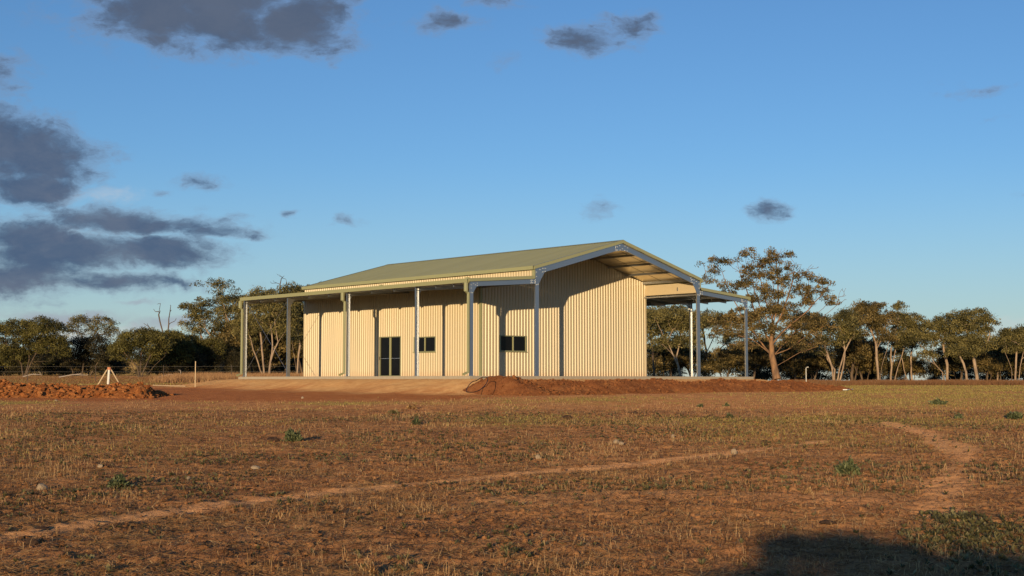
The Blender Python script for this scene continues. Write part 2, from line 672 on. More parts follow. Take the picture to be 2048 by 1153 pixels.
def ground_material():
    m, b, p = new_mat('paddock_soil')
    co = coords(b)
    at = b.n('ShaderNodeAttribute')
    at.attribute_name = 'zones'
    sep = b.n('ShaderNodeSeparateColor')
    b.put(sep.inputs[0], at.outputs['Color'])
    sand, red, green = sep.outputs
    tr = at.outputs['Alpha']
    big = b.noise(co, .35, 5, .6)
    mid = b.noise(co, 2.3, 6, .65)
    fine = b.noise(co, 18.0, 5, .7)
    grit = b.noise(co, 75.0, 3, .7)
    soil = b.ramp(mid, [(.3, (.23, .100, .042)), (.5, (.42, .195, .082)), (.72, (.58, .30, .13))])
    soil = b.mix(b.smooth(big, .35, .7), soil, b.ramp(mid, [(.3, (.28, .135, .058)), (.7, (.52, .27, .115))]))
    litter = b.smooth(fine, .56, .72)
    soil = b.mix(b.m('MULTIPLY', litter, .55), soil, (.58, .33, .15))
    soil = b.mix(b.m('MULTIPLY', b.smooth(grit, .58, .75), .3), soil, (.07, .035, .02))
    gcol = b.ramp(fine, [(.3, (.20, .16, .045)), (.55, (.34, .265, .075)), (.75, (.46, .34, .11))])
    gm = b.m('MULTIPLY', green, b.smooth(b.noise(co, 5.0, 5, .7), .3, .62))
    col = b.mix(gm, soil, gcol)
    rcol = b.ramp(mid, [(.25, (.25, .088, .032)), (.55, (.36, .14, .052)), (.8, (.44, .20, .08))])
    col = b.mix(red, col, rcol)
    scol = b.ramp(mid, [(.25, (.42, .225, .095)), (.6, (.54, .33, .15)), (.8, (.60, .40, .20))])
    col = b.mix(sand, col, scol)
    tcol = b.ramp(fine, [(.3, (.62, .31, .14)), (.7, (.80, .45, .22))])
    col = b.mix(b.m('MULTIPLY', tr, .62), col, tcol)
    b.put(p.inputs['Base Color'], col)
    p.inputs['Roughness'].default_value = .95
    p.inputs['Diffuse Roughness'].default_value = 1.0
    p.inputs['Specular IOR Level'].default_value = .05
    h = b.m('ADD', b.m('MULTIPLY', b.noise(co, 9.0, 6, .7), 1.0), b.m('MULTIPLY', b.noise(co, 40.0, 4, .7), .4))
    bump(b, p, h, 1.0, .05)
    return m


M['ground'] = ground_material()


def build_ground():
    ys = [-400, -150, -60, -25, -12, -5, 0, 3, 5.5, 7]
    y = 8.0
    while y < 80:
        ys.append(y)
        y += max(.045, y * .0042)
    while y < 6000:
        ys.append(y)
        y *= 1.03
    ys = np.array(ys)
    s = np.linspace(-1, 1, 421)
    ext = np.array([1.04, 1.1, 1.2, 1.4, 1.8, 2.6, 4, 8, 20])
    s = np.concatenate([-ext[::-1], s, ext])
    half = .47 * np.maximum(ys, 9) + 2.5
    X = s[None, :] * half[:, None]
    wide = np.abs(s) > 1
    X[:, wide] = np.where(np.abs(X[:, wide]) < 1e9, X[:, wide] * (1 + 6 * np.exp(-ys[:, None] / 40) * (np.abs(s[wide]) - 1)[None, :]), 0)
    Y = np.repeat(ys[:, None], len(s), 1)
    Z = ground_z(X, Y)
    sl = (np.hypot(X, Y) < 110)
    V = np.stack([X, Y, Z], -1).reshape(-1, 3)
    nr, nc = X.shape
    i = np.arange(nr * nc).reshape(nr, nc)
    Fc = np.stack([i[:-1, :-1], i[:-1, 1:], i[1:, 1:], i[1:, :-1]], -1).reshape(-1, 4)
    me = npmesh('ground', V, Fc, smooth=True)
    sand, red, green, tr = zones(X, Y)
    ca = me.color_attributes.new('zones', 'FLOAT_COLOR', 'POINT')
    ca.data.foreach_set('color', np.stack([sand, red, green, tr], -1).astype(np.float32).ravel())
    o = link('ground', me, M['ground'])
    tag(o, 'reddish brown bare paddock with sparse dry grass and worn tracks', kind='structure')
    return o


build_ground()

# ------------------------------------------------------------------ the shed
shed = empty('farm_shed', (BX, BY, SLAB), TH)
tag(shed, 'large cream steel farm shed with olive gable roof and open verandahs on both sides', 'shed')
EAVE, TAN = 5.26, math.tan(R(15))             # top of steel at the outer face of the main columns
APEX = EAVE + W_ / 2 * TAN
RT = .12                                         # roof sheet above steel
LZ0, LZ1 = 4.40, 4.73                            # verandah steel top: outer, inner
LSL = (LZ1 - LZ0) / L_


def part(name, mb, mat, bevel=0.0, loc=None, parent=None):
    return mb.build(name, M[mat], parent or shed, loc, bevel)


def csec(depth, flange, t=.006, lip=.018, flip=1):
    """C section outline: a along the web, b along the flanges (web at b=0)"""
    f = flip
    o = [(0, 0), (depth, 0), (depth, flange), (depth - lip, flange), (depth - lip, flange - t), (depth - t, flange - t), (depth - t, t), (t, t), (t, flange - t), (lip, flange - t), (lip, flange), (0, flange)]
    return [(a, b_ * f) for a, b_ in o]


# slab
part('floor_slab', MB().box((-.22, -.22, -.16), (UT + .22, VS[-1] + .22, 0)), 'concrete', .012)

open_dir = [1, -1, -1, 1, -1]                    # which way each portal's C sections open (+v = away from the camera)
for i, v in enumerate(VS):
    od = open_dir[i]
    vw = v if od > 0 else v + .08
    fl = .076
    # verandah posts
    for u0, sgn in ((0.0, 1), (UT, -1)):
        a0 = u0 if sgn > 0 else u0 - .2
        part('post', MB().extrude(csec(.2, fl), (a0, vw, 0), (a0, vw, LZ0), (1, 0, 0), (0, od, 0)), 'galv')
        part('base_plate', MB().box((a0 - .02, vw - .1, .0), (a0 + .22, vw + .1, .012)), 'galv')
    # main columns
    inset = 0.0 if i == 0 else .06
    for u0 in (L_ + inset, L_ + W_ - .25 - inset):
        part('column', MB().extrude(csec(.25, fl), (u0, vw, 0), (u0, vw, EAVE - .02), (1, 0, 0), (0, od, 0)), 'galv')
    # verandah rafters
    for side in (0, 1):
        p0 = Vector((0 if side == 0 else UT, vw, LZ0))
        p1 = Vector((L_ if side == 0 else UT - L_, vw, LZ1))
        d = (p1 - p0).normalized()
        dn = Vector((-d.z, 0, d.x)) if side == 0 else Vector((d.z, 0, -d.x))
        if dn.z > 0:
            dn = -dn
        off = Vector((0, -.003 * od, 0))
        part('verandah_rafter', MB().extrude(csec(.22, fl), p0 + off, p1 + off, dn, (0, od, 0)), 'galv')
        # haunch plate at the outer post
        s = 1 if side == 0 else -1
        u = p0.x
        f = -.010 * od - .002
        face = v - .012 if od > 0 else v + .094
        pts = [(u, face, LZ0 - .02), (u + s * .52, face, LZ0 - .02 + .52 * LSL), (u + s * .50, face, LZ0 - .235 + .5 * LSL), (u + s * .40, face, LZ0 - .235 + .4 * LSL), (u + s * .19, face, LZ0 - .5), (u + s * .19, face, LZ0 - .62), (u, face, LZ0 - .62)]
        hp = part('haunch_plate', MB().plate(pts, (0, .008, 0)), 'galv')
        if i in (0,):
            for (bu, bz) in ((.06, -.15), (.06, -.3), (.06, -.5), (.14, -.52), (.2, -.1), (.32, -.16), (.44, -.08), (.44, -.19)):
                part('bolt', MB().tube([(u + s * bu, face, LZ0 + bz + bu * LSL), (u + s * bu, face - .016, LZ0 + bz + bu * LSL)], .016, 6), 'bolt', parent=hp)
    # main rafters
    for side in (0, 1):
        ue = L_ if side == 0 else L_ + W_
        p0 = Vector((ue, vw, EAVE))
        p1 = Vector((L_ + W_ / 2, vw, APEX))
        d = (p1 - p0).normalized()
        dn = Vector((d.z, 0, -d.x)) if side == 0 else Vector((-d.z, 0, -abs(d.x)))
        if dn.z > 0:
            dn = -dn
        off = Vector((0, -.003 * od, 0))
        if i in (1,):
            off = Vector((0, .10, 0))
        part('rafter', MB().extrude(csec(.31, fl), p0 + off, p1 + off, dn, (0, od, 0)), 'galv')
        if i == 0:
            s = 1 if side == 0 else -1
            face = v - .012
            pts = [(ue, face, EAVE - .03), (ue + s * .75, face, EAVE - .03 + .75 * TAN), (ue + s * .72, face, EAVE - .335 + .72 * TAN), (ue + s * .62, face, EAVE - .335 + .62 * TAN), (ue + s * .245, face, EAVE - .72), (ue + s * .245, face, EAVE - .90), (ue, face, EAVE - .90)]
            hp = part('haunch_plate', MB().plate(pts, (0, .008, 0)), 'galv')
            for (bu, bz) in ((.07, -.2), (.07, -.42), (.07, -.82), (.18, -.82), (.3, -.13), (.5, -.11), (.5, -.28), (.66, -.14), (.66, -.29)):
                part('bolt', MB().tube([(ue + s * bu, face, EAVE + bz + bu * TAN), (ue + s * bu, face - .018, EAVE + bz + bu * TAN)], .019, 6), 'bolt', parent=hp)
    if i == 0:
        um = L_ + W_ / 2
        face = v - .012
        pts = [(um, face, APEX - .03), (um + .5, face, APEX - .03 - .5 * TAN), (um + .47, face, APEX - .335 - .47 * TAN), (um + .16, face, APEX - .40), (um - .16, face, APEX - .40), (um - .47, face, APEX - .335 - .47 * TAN), (um - .5, face, APEX - .03 - .5 * TAN)]
        hp = part('apex_plate', MB().plate(pts, (0, .008, 0)), 'galv')
        for (bu, bz) in ((-.4, -.12), (-.38, -.29), (-.2, -.1), (-.17, -.33), (.17, -.33), (.2, -.1), (.38, -.29), (.4, -.12), (0, -.3)):
            part('bolt', MB().tube([(um + bu, face, APEX + bz - abs(bu) * TAN), (um + bu, face - .018, APEX + bz - abs(bu) * TAN)], .019, 6), 'bolt', parent=hp)
        for u0 in (L_ + .02, L_ + W_ - .02):      # verandah rafter cleats on the main columns
            s = -1 if u0 < L_ + 1 else 1
            hp = part('cleat_plate', MB().box((min(u0 + s * .04, u0 + s * .30), face, LZ1 - .235), (max(u0 + s * .04, u0 + s * .30), face + .008, LZ1 - .03)), 'galv')
            for bu, bz in ((.09, -.07), (.09, -.19), (.22, -.07), (.22, -.19)):
                part('bolt', MB().tube([(u0 + s * bu, face, LZ1 + bz), (u0 + s * bu, face - .016, LZ1 + bz)], .016, 6), 'bolt', parent=hp)

# purlins: main roof and verandahs run the whole length
V0, V1 = -.06, VS[-1] + .08
for k in range(5):
    du = .32 + k * 1.42
    for s in (-1, 1):
        u = L_ + W_ / 2 + s * du
        z = APEX - du * TAN + RT - .045
        for a, c in zip(VS, VS[1:]):
            part('purlin', MB().box((u - .032, a + .09, z - .14), (u + .032, c - .012, z - .012)), 'galv')
for s in (0, 1):
    for du in (.12, 1.5, 2.85, 4.05):
        u = du if s == 0 else UT - du
        z = LZ0 + du * LSL + RT - .04
        for a, c in zip(VS, VS[1:]):
            part('purlin', MB().box((u - .03, a + .09, z - .16), (u + .03, c - .012, z - .01)), 'galv')
    # eave purlin outside the posts, under the gutter
    u = -.035 if s == 0 else UT + .035
    part('eave_purlin', MB().extrude(csec(.15, .05), (u, V0 + .08, LZ0 - .045), (u, V1 - .08, LZ0 - .045), (0, 0, 1), (1 if s == 0 else -1, 0, 0)), 'galv')
# bridging at third points of each bay
for s in (0, 1):
    for bi, (a, c) in enumerate(zip(VS, VS[1:])):
        for fr in (.34, .67):
            vv = a + (c - a) * fr
            u0, u1 = (.16, 1.46) if s == 0 else (UT - 1.46, UT - .16)
            zz0 = LZ0 + .16 * LSL - .10
            zz1 = LZ0 + 1.46 * LSL - .10
            za, zb = (zz0, zz1) if s == 0 else (zz1, zz0)
            part('bridging', MB().plate([(u0, vv, za - .085), (u1, vv, zb - .085), (u1, vv, zb + .085), (u0, vv, za + .085)], (0, .05, 0)), 'galv')


# ---- profiled sheets
def rib_profile(width, pitch, h, edges=()):
    xs = [0.0]
    n = int(round(width / pitch))
    pr = []
    for k in range(n):
        o = k * pitch
        pr += [(o, 0), (o + pitch * .50, 0), (o + pitch * .66, h), (o + pitch * .82, h), (o + pitch * .98, 0)]
    pr.append((width, 0))
    return pr


def wall_run(axis, start, end, zbot, ztop, openings, place, mat='cream', pitch=.205, h=.036):
    """cladding sheets side by side; place(s,h,z) -> local point; ztop is a function of s"""
    n_sheets = max(1, round((end - start) / (pitch * 4)))
    wd = (end - start) / n_sheets
    for k in range(n_sheets):
        pr = rib_profile(wd, wd / 4, h)
        pts = []
        for (a, hh) in pr:
            pts.append((start + k * wd + a, hh))
        cuts = [e for o in openings for e in o[:2]]
        full = []
        for (p, q) in zip(pts, pts[1:]):
            full.append(p)
            for cst in sorted(cuts):
                if p[0] + 1e-4 < cst < q[0] - 1e-4:
                    t = (cst - p[0]) / (q[0] - p[0])
                    full.append((cst, p[1] + t * (q[1] - p[1])))
        full.append(pts[-1])
        bm = bmesh.new()
        lap = .0015 * (k % 2)
        for (p, q) in zip(full, full[1:]):
            if q[0] - p[0] < 1e-6:
                continue
            mid = (p[0] + q[0]) / 2
            spans = [(zbot, None)]
            for (o0, o1, z0, z1) in openings:
                if o0 < mid < o1:
                    spans = [(zbot, z0), (z1, None)]
            for (za, zb) in spans:
                if zb is not None and zb - za < .01:
                    continue
                zp = ztop(p[0]) if zb is None else zb
                zq = ztop(q[0]) if zb is None else zb
                bm.faces.new([bm.verts.new(place(p[0], p[1] + lap, za)), bm.verts.new(place(q[0], q[1] + lap, za)), bm.verts.new(place(q[0], q[1] + lap, zq)), bm.verts.new(place(p[0], p[1] + lap, zp))])
        bmesh.ops.remove_doubles(bm, verts=bm.verts, dist=1e-5)
        me = bpy.data.meshes.new('wall_sheet')
        bm.to_mesh(me)
        bm.free()
        link('wall_sheet', me, M[mat], shed)


G = VS[1]
DOOR = (10.62, 12.54, 0.0, 2.20)
WINL = (7.62, 9.47, 1.29, 2.12)
WING = (5.46, 7.33, 1.28, 2.12)
wl = lambda s, hh, z: (L_ - .03 - hh, s, z)
wall_run('v', G - .03, VS[-1] + .06, .0, lambda s: 5.17, [DOOR, WINL], wl)
wall_run('v', .16, G - .03, LZ1 - .02, lambda s: 5.17, [], wl)                       # strip above the verandah, front bay
gable_top = lambda u: EAVE + RT - .035 + (W_ / 2 - abs(u - L_ - W_ / 2)) * TAN - .02
wall_run('u', L_ - .03, L_ + W_ + .03, .0, gable_top, [WING], lambda s, hh, z: (s, G - .03 - hh, z))
wall_run('v', G - .03, VS[-1] + .06, .0, lambda s: 5.17, [], lambda s, hh, z: (L_ + W_ + .03 + hh, s, z))
wall_run('v', .16, G - .03, LZ1 - .12, lambda s: 5.17, [], lambda s, hh, z: (L_ + W_ + .03 + hh, s, z))
wall_run('u', L_ - .03, L_ + W_ + .03, .0, gable_top, [], lambda s, hh, z: (s, VS[-1] + .09 + hh, z))
# inside of the right strip in the open bay: girts and lining
part('strip_lining', MB().box((L_ + W_ - .012, .10, LZ1 - .10), (L_ + W_ + .022, G - .06, 5.2)), 'sheet_back')
for z, hgt in ((4.66, .10), (4.50, .075)):
    part('girt', MB().box((L_ + W_ - .075 - (.03 if z < 4.6 else 0), .10, z - hgt / 2), (L_ + W_ - .015 - (.03 if z < 4.6 else 0), G - .06, z + hgt / 2)), 'sheet_back' if z > 4.6 else 'galv')
part('girt', MB().box((L_ + .015, .10, 4.50), (L_ + .075, G - .06, 4.60)), 'galv')
part('girt_cleat', MB().box((L_ + W_ - .05, 1.55, 4.78), (L_ + W_ - .016, 1.62, 4.98)), 'galv')
# corner flashings
for (u, v, su, sv) in ((L_ - .062, G - .062, 1, 1), (L_ - .062, VS[-1] + .125, 1, -1), (L_ + W_ + .062, G - .062, -1, 1)):
    zt = 4.99
    part('corner_flashing', MB().plate([(u, v, 0), (u + su * .13, v, 0), (u + su * .13, v + sv * .004, 0), (u + su * .004, v + sv * .004, 0), (u + su * .004, v + sv * .13, 0), (u, v + sv * .13, 0)], (0, 0, zt)), 'olive' if su > 0 and sv > 0 else 'cream')

# openings: frames, panes, handle
def window(name, o, place, parts_x, mat_frame='olive_dark', door=False):
    s0, s1, z0, z1 = o
    fw = .055
    proud = .045
    mb = MB()

    def bar(a0, a1, b0, b1, h0=-.05, h1=proud):
        lo = place(a0, h1, b0)
        hi = place(a1, h0, b1)
        mb.box(tuple(min(p, q) for p, q in zip(lo, hi)), tuple(max(p, q) for p, q in zip(lo, hi)))
    bar(s0 - .02, s0 + fw, z0, z1)
    bar(s1 - fw, s1 + .02, z0, z1)
    bar(s0 + fw, s1 - fw, z1 - fw, z1)
    bar(s0 + fw, s1 - fw, z0, z0 + fw)
    fr = part(name, mb, mat_frame, .004)
    mid = (s0 + s1) / 2
    mb2 = MB()
    mb = mb2
    mw = .055 if door else .03
    bar(mid - mw, mid + mw, z0 + fw, z1 - fw, -.03, proud - .012)
    part('mullion', mb2, 'olive', .003, parent=fr)
    for a, c in ((s0 + fw, mid - mw), (mid + mw, s1 - fw)):
        mb = MB()
        bar(a, c, z0 + fw, z1 - fw, -.035, -.025)
        part('pane', mb, 'glass', parent=fr)
        if door:
            mb = MB()
            bar(a, c, z0 + .98, z0 + 1.01, -.02, .005)
            part('mid_rail', mb, 'galv', parent=fr)
            mb = MB()
            bar(a, a + .04, z0 + fw, z1 - fw, -.02, .012)
            part('stile', mb, 'olive', .003, parent=fr)
    if not door:
        mb = MB()
        bar(s0 - .05, s1 + .05, z0 - .03, z0, -.02, .07)
        part('sill', mb, 'olive', .003, parent=fr)
    if door:
        mb = MB()
        bar(s1 - .06, s1 - .03, z0 + .92, z0 + 1.1, .045, .085)
        part('handle', mb, 'dark_metal', .004, parent=fr)
    return fr


pl_l = lambda s, hh, z: (L_ - .03 - hh, s, z)
pl_g = lambda s, hh, z: (s, G - .03 - hh, z)
window('door', DOOR, pl_l, 2, door=True)
window('window', WINL, pl_l, 2)
window('window', WING, pl_g, 2)


# ---- roofs
def roof_sheets(e0, e1, v0, v1, mat, wd=.8, h=.024):
    """e0 = (u,z) at the eave, e1 = (u,z) at the top"""
    n = round((v1 - v0) / wd)
    wd = (v1 - v0) / n
    bm = bmesh.new()
    pr = rib_profile(wd, wd / 4, h)
    row0 = [bm.verts.new((e0[0], a, e0[1] + hh)) for a, hh in pr]
    row1 = [bm.verts.new((e1[0], a, e1[1] + hh)) for a, hh in pr]
    for i in range(len(pr) - 1):
        bm.faces.new((row0[i], row0[i + 1], row1[i + 1], row1[i]))
    me = bpy.data.meshes.new('roof_sheet')
    bm.to_mesh(me)
    bm.free()
    for k in range(n):
        link('roof_sheet', me, M[mat], shed, (0, v0 + k * wd, .0015 * (k % 2)))


RV0, RV1 = -.03, VS[-1] + .13
for s in (-1, 1):
    um = L_ + W_ / 2
    ue = um + s * (W_ / 2 + .10)
    roof_sheets((ue, EAVE + RT - .10 * TAN), (um, APEX + RT), RV0, RV1, 'olive')
    # foil lining below, one strip per blanket width
    nl = 15
    lw = (VS[-1] + .08) / nl
    me = None
    mb = MB()
    zl = RT - .026
    a = um + s * .06
    c_ = um + s * (W_ / 2 - .02)
    mb.plate([(a, .03, APEX + zl - .06 * TAN), (c_, .03, EAVE + zl + .02 * TAN), (c_, lw - .03, EAVE + zl + .02 * TAN), (a, lw - .03, APEX + zl - .06 * TAN)], (0, 0, -.004))
    me = mb.mesh('lining_panel')
    for k in range(nl):
        link('lining_panel', me, M['foil'], shed, (0, k * lw, 0))
    # gutter
    g0 = ue - s * .02
    gz = EAVE + RT - .10 * TAN
    out = [(0, .0), (0, -.15), (s * .13, -.15), (s * .14, .02), (s * .128, .02), (s * .12, -.138), (s * .012, -.138), (s * .012, 0)]
    part('gutter', MB().extrude(out, (g0, RV0 - .03, gz - .005), (g0, RV1 + .02, gz - .005), (1, 0, 0), (0, 0, 1)), 'olive')
    # barge capping at both ends
    for vb, sv in ((RV0 - .05, 1), (RV1 + .03, -1)):
        pts = [(ue + s * .02, vb, EAVE + RT - .12 * TAN + .03), (um, vb, APEX + RT + .03), (um, vb, APEX - .01), (ue + s * .02, vb, EAVE - .12 * TAN - .01)]
        part('barge_cap', MB().plate(pts, (0, sv * .02, 0)), 'olive')
        pts = [(ue + s * .02, vb, EAVE + RT - .12 * TAN + .032), (um, vb, APEX + RT + .032), (um, vb + sv * .18, APEX + RT + .032), (ue + s * .02, vb + sv * .18, EAVE + RT - .12 * TAN + .032)]
        part('barge_flange', MB().plate(pts, (0, 0, .006)), 'olive')
um = L_ + W_ / 2
part('ridge_cap', MB().plate([(um - .2, RV0 - .05, APEX + RT + .045 - .2 * TAN), (um, RV0 - .05, APEX + RT + .05), (um + .2, RV0 - .05, APEX + RT + .045 - .2 * TAN), (um + .2, RV0 - .05, APEX + RT + .039 - .2 * TAN), (um, RV0 - .05, APEX + RT + .043), (um - .2, RV0 - .05, APEX + RT + .039 - .2 * TAN)], (0, RV1 - RV0 + .1, 0)), 'olive')
for s in (0, 1):
    u0 = -.12 if s == 0 else UT + .12
    u1 = L_ - .07 if s == 0 else UT - L_ + .07
    roof_sheets((u0, LZ0 + RT - .12 * LSL), (u1, LZ1 + RT), RV0, RV1, 'olive')
    sg = -1 if s == 0 else 1
    gz = LZ0 + RT - .12 * LSL
    out = [(0, .02), (0, -.14), (sg * .12, -.14), (sg * .135, .045), (sg * .123, .045), (sg * .11, -.128), (sg * .012, -.128), (sg * .012, .02)]
    part('gutter', MB().extrude(out, (u0 - sg * .02, RV0 - .03, gz - .01), (u0 - sg * .02, RV1 + .02, gz - .01), (1, 0, 0), (0, 0, 1)), 'olive')
    for vb, sv in ((RV0 - .05, 1), (RV1 + .03, -1)):
        part('barge_cap', MB().plate([(u0, vb, gz + .035), (u1, vb, LZ1 + RT + .035), (u1, vb, LZ1 + .01), (u0, vb, LZ0 - .12 * LSL + .01)], (0, sv * .02, 0)), 'olive')
        part('barge_flange', MB().plate([(u0, vb, gz + .037), (u1, vb, LZ1 + RT + .037), (u1, vb + sv * .15, LZ1 + RT + .037), (u0, vb + sv * .15, gz + .037)], (0, 0, .006)), 'olive')
    # apron flashing against the wall strip
    a0 = L_ - .066 if s == 0 else UT - L_ + .066
    part('apron_flashing', MB().box((min(a0, a0 - .006), RV0, LZ1 + RT + .0), (max(a0, a0 - .006), RV1, LZ1 + RT + .05)), 'olive')
# end trim of the wall strips at the front
for u in (L_ - .075, L_ + W_ + .005):
    part('strip_trim', MB().box((u, -.02, LZ1 + RT + .05), (u + .07, .155, 5.2)), 'olive')

# droppers from the main gutter on to the verandah roof
for vv in (G + .75 + .0, 12.2):
    part('gutter_dropper', MB().box((L_ - .24, vv, LZ1 + RT - .005), (L_ - .14, vv + .16, 5.09)), 'olive')
# downpipes on the left verandah posts, with a box outlet at the top and a kicked-out foot
for i in (0, 2, 4):
    v = VS[i]
    vv = v - .06 if i == 0 else v + .02
    uu = -.135
    dp = part('downpipe', MB().box((uu, vv - .02 + .06, .14), (uu + .10, vv + .14, LZ0 - .5)), 'olive', .006)
    part('rainhead', MB().box((-.27, vv + .04, LZ0 - .46), (-.14, vv + .2, LZ0 - .045)), 'olive', .008, parent=dp)
    part('offset_bend', MB().plate([(-.26, vv + .05, LZ0 - .46), (-.15, vv + .05, LZ0 - .46), (-.035, vv + .05, LZ0 - .52), (-.135, vv + .05, LZ0 - .56)], (0, .10, 0)), 'olive', parent=dp)
    part('spout', MB().plate([(uu, vv + .045, .20), (uu + .1, vv + .045, .16), (uu - .24, vv + .045, .02), (uu - .28, vv + .045, .11)], (0, .09, 0)), 'olive', parent=dp)
# cross bracing in the end bay of the left verandah
a, c = VS[3] + .1, VS[4] - .02
for z0, z1 in ((LZ0 - .12, .25), (.25, LZ0 - .12)):
    part('brace_rod', MB().tube([(.1, a, z0), (.1, c, z1)], .011, 6), 'galv')
# dark floor-to-roof backing inside the shed so the windows look into an unlit room
part('dark_backing', MB().box((L_ + .08, G + .1, 4.9), (L_ + W_ - .08, VS[-1] - .05, 4.93)), 'interior')

# ------------------------------------------------------------------ dirt mounds
def soil_mat(name, c0, c1, c2, sc=1.6):
    m, b, p = new_mat(name)
    co = coords(b)
    n = b.noise(co, sc, 6, .65)
    f = b.noise(co, sc * 9, 5, .7)
    c = b.ramp(n, [(.28, c0), (.5, c1), (.74, c2)])
    c = b.vm('SCALE', c, scale=b.m('ADD', b.m('MULTIPLY', f, .9), .55))
    b.put(p.inputs['Base Color'], c)
    p.inputs['Roughness'].default_value = .95
    p.inputs['Diffuse Roughness'].default_value = 1.0
    p.inputs['Specular IOR Level'].default_value = .05
    bump(b, p, b.m('ADD', f, b.noise(co, sc * 25, 4, .7)), 1.0, .06)
    return m


M['mound'] = soil_mat('red_brown_spoil', (.16, .06, .026), (.245, .095, .038), (.34, .15, .06))
M['crumb'] = soil_mat('brown_soil_crumbs', (.18, .085, .04), (.32, .155, .07), (.45, .24, .115))
M['rubble'] = soil_mat('orange_rubble_soil', (.24, .075, .026), (.40, .15, .05), (.52, .24, .09), 3.0)


def icoclods(centers, radii, seed, squash=.75):
    """deformed low-poly lumps as one mesh: verts, faces"""
    t = (1 + 5 ** .5) / 2
    V = np.array([(-1, t, 0), (1, t, 0), (-1, -t, 0), (1, -t, 0), (0, -1, t), (0, 1, t), (0, -1, -t), (0, 1, -t), (t, 0, -1), (t, 0, 1), (-t, 0, -1), (-t, 0, 1)]) / 1.902
    Fi = np.array([(0, 11, 5), (0, 5, 1), (0, 1, 7), (0, 7, 10), (0, 10, 11), (1, 5, 9), (5, 11, 4), (11, 10, 2), (10, 7, 6), (7, 1, 8), (3, 9, 4), (3, 4, 2), (3, 2, 6), (3, 6, 8), (3, 8, 9), (4, 9, 5), (2, 4, 11), (6, 2, 10), (8, 6, 7), (9, 8, 1)])
    rg = np.random.default_rng(seed)
    n = len(centers)
    P = V[None] * (1 + rg.uniform(-.3, .3, (n, 12, 1)))
    P = P * rg.uniform(.65, 1.3, (n, 1, 3)) * np.array([1, 1, squash])
    a = rg.uniform(0, 6.283, n)
    ca, sa = np.cos(a)[:, None], np.sin(a)[:, None]
    P = np.stack([P[..., 0] * ca - P[..., 1] * sa, P[..., 0] * sa + P[..., 1] * ca, P[..., 2]], -1)
    P = P * np.asarray(radii)[:, None, None] + np.asarray(centers)[:, None, :]
    Fs = Fi[None] + (np.arange(n) * 12)[:, None, None]
    return P.reshape(-1, 3), Fs.reshape(-1, 3)


def ridge(name, label, cat, u0, u1, v_c, crest, halfw, mat, rough, seed, frame='b', nclod=300):
    """spoil heap running along u in the shed's frame (or along x in the world), crest heights taken from the photograph"""
    nu, nv = int((u1 - u0) / .07), int(halfw * 2.4 / .07)
    uu = np.linspace(u0, u1, nu)
    tt = np.linspace(-1.2, 1.2, nv)
    U, T = np.meshgrid(uu, tt, indexing='ij')
    wob = (fbm(U, U * 0 + seed, .6, 2, seed) - .5) * 1.2
    Vv = v_c + wob * .5 + T * halfw
    if frame == 'b':
        X = BX + U * CT - Vv * ST
        Y = BY + U * ST + Vv * CT
        xc = BX + uu * CT - v_c * ST
        yc = BY + uu * ST + v_c * CT
    else:
        X, Y = U, Vv
        xc, yc = uu, np.full_like(uu, v_c)
    g = terrain(X, Y)
    zc = np.array([px_at(to_px(x, y, 1.6)[0], crest(to_px(x, y, 1.6)[0]), y)[2] for x, y in zip(xc, yc)])
    hc = np.maximum(zc - terrain(xc, yc), 0)
    endf = sstep(0, 1.2, uu - u0) * sstep(0, 1.2, u1 - uu)
    hc = hc * endf
    prof = np.clip(1 - np.abs(T) ** 1.5, 0, 1)
    n = (fbm(X, Y, 1.4, 5, seed + 3) - .5) * rough + (fbm(X, Y, 5, 3, seed + 9) - .5) * rough * .5
    Z = g + hc[:, None] * prof + n * np.clip(prof * 3, 0, 1) * endf[:, None] - .12 * sstep(.85, 1.15, np.abs(T)) - .05 * (1 - endf[:, None])
    cx, cy = float(xc.mean()), float(yc.mean())
    cz = float(terrain(cx, cy))
    V = np.stack([X - cx, Y - cy, Z - cz], -1).reshape(-1, 3)
    i = np.arange(nu * nv).reshape(nu, nv)
    Fq = np.stack([i[:-1, :-1], i[1:, :-1], i[1:, 1:], i[:-1, 1:]], -1).reshape(-1, 4)
    o = link(name, npmesh(name, V, Fq, smooth=True), M[mat], None, (cx, cy, cz))
    tag(o, label, cat)
    rg = np.random.default_rng(seed)
    iu = rg.integers(3, nu - 3, nclod)
    iv = rg.integers(int(nv * .06), int(nv * .8), nclod)
    cen = np.stack([X[iu, iv] - cx, Y[iu, iv] - cy, Z[iu, iv] - cz], -1)
    rad = .025 + rg.random(nclod) ** 3.5 * (.11 if rough > .3 else .075)
    cen[:, 2] += rad * .25
    v_, f_ = icoclods(cen, rad, seed)
    cl = link('clods', npmesh('clods', v_, f_), M[mat], o)
    cl['kind'] = 'stuff'
    return o


cr_x = [860, 890, 930, 955, 985, 1020, 1045, 1062, 1075, 1090, 1110, 1150, 1200, 1250, 1300, 1340, 1400, 1440, 1500, 1560, 1620, 1660, 1700, 1750]
cr_y = [786, 771, 767, 758, 751.5, 754, 761, 768, 776, 774, 766, 762, 764, 760, 764, 762, 764, 761, 764, 763, 767, 772, 779, 786]
crest_main = lambda p: float(np.interp(p, cr_x, cr_y))
ridge('dirt_mound', 'tall brown dirt mound heaped in front of the shed corner post', 'dirt mound', -2.6, 3.6, -4.2, crest_main, 2.3, 'mound', .26, 21, nclod=700)
ridge('dirt_mound', 'long low red dirt bank running along the front of the concrete slab', 'dirt mound', 3.2, 24.5, -3.7, crest_main, 1.6, 'mound', .26, 33, nclod=1400)
rub_x = [-200, 0, 60, 110, 160, 220, 260, 300, 330]
rub_y = [769, 768, 770, 772, 774, 774, 773, 775, 790]
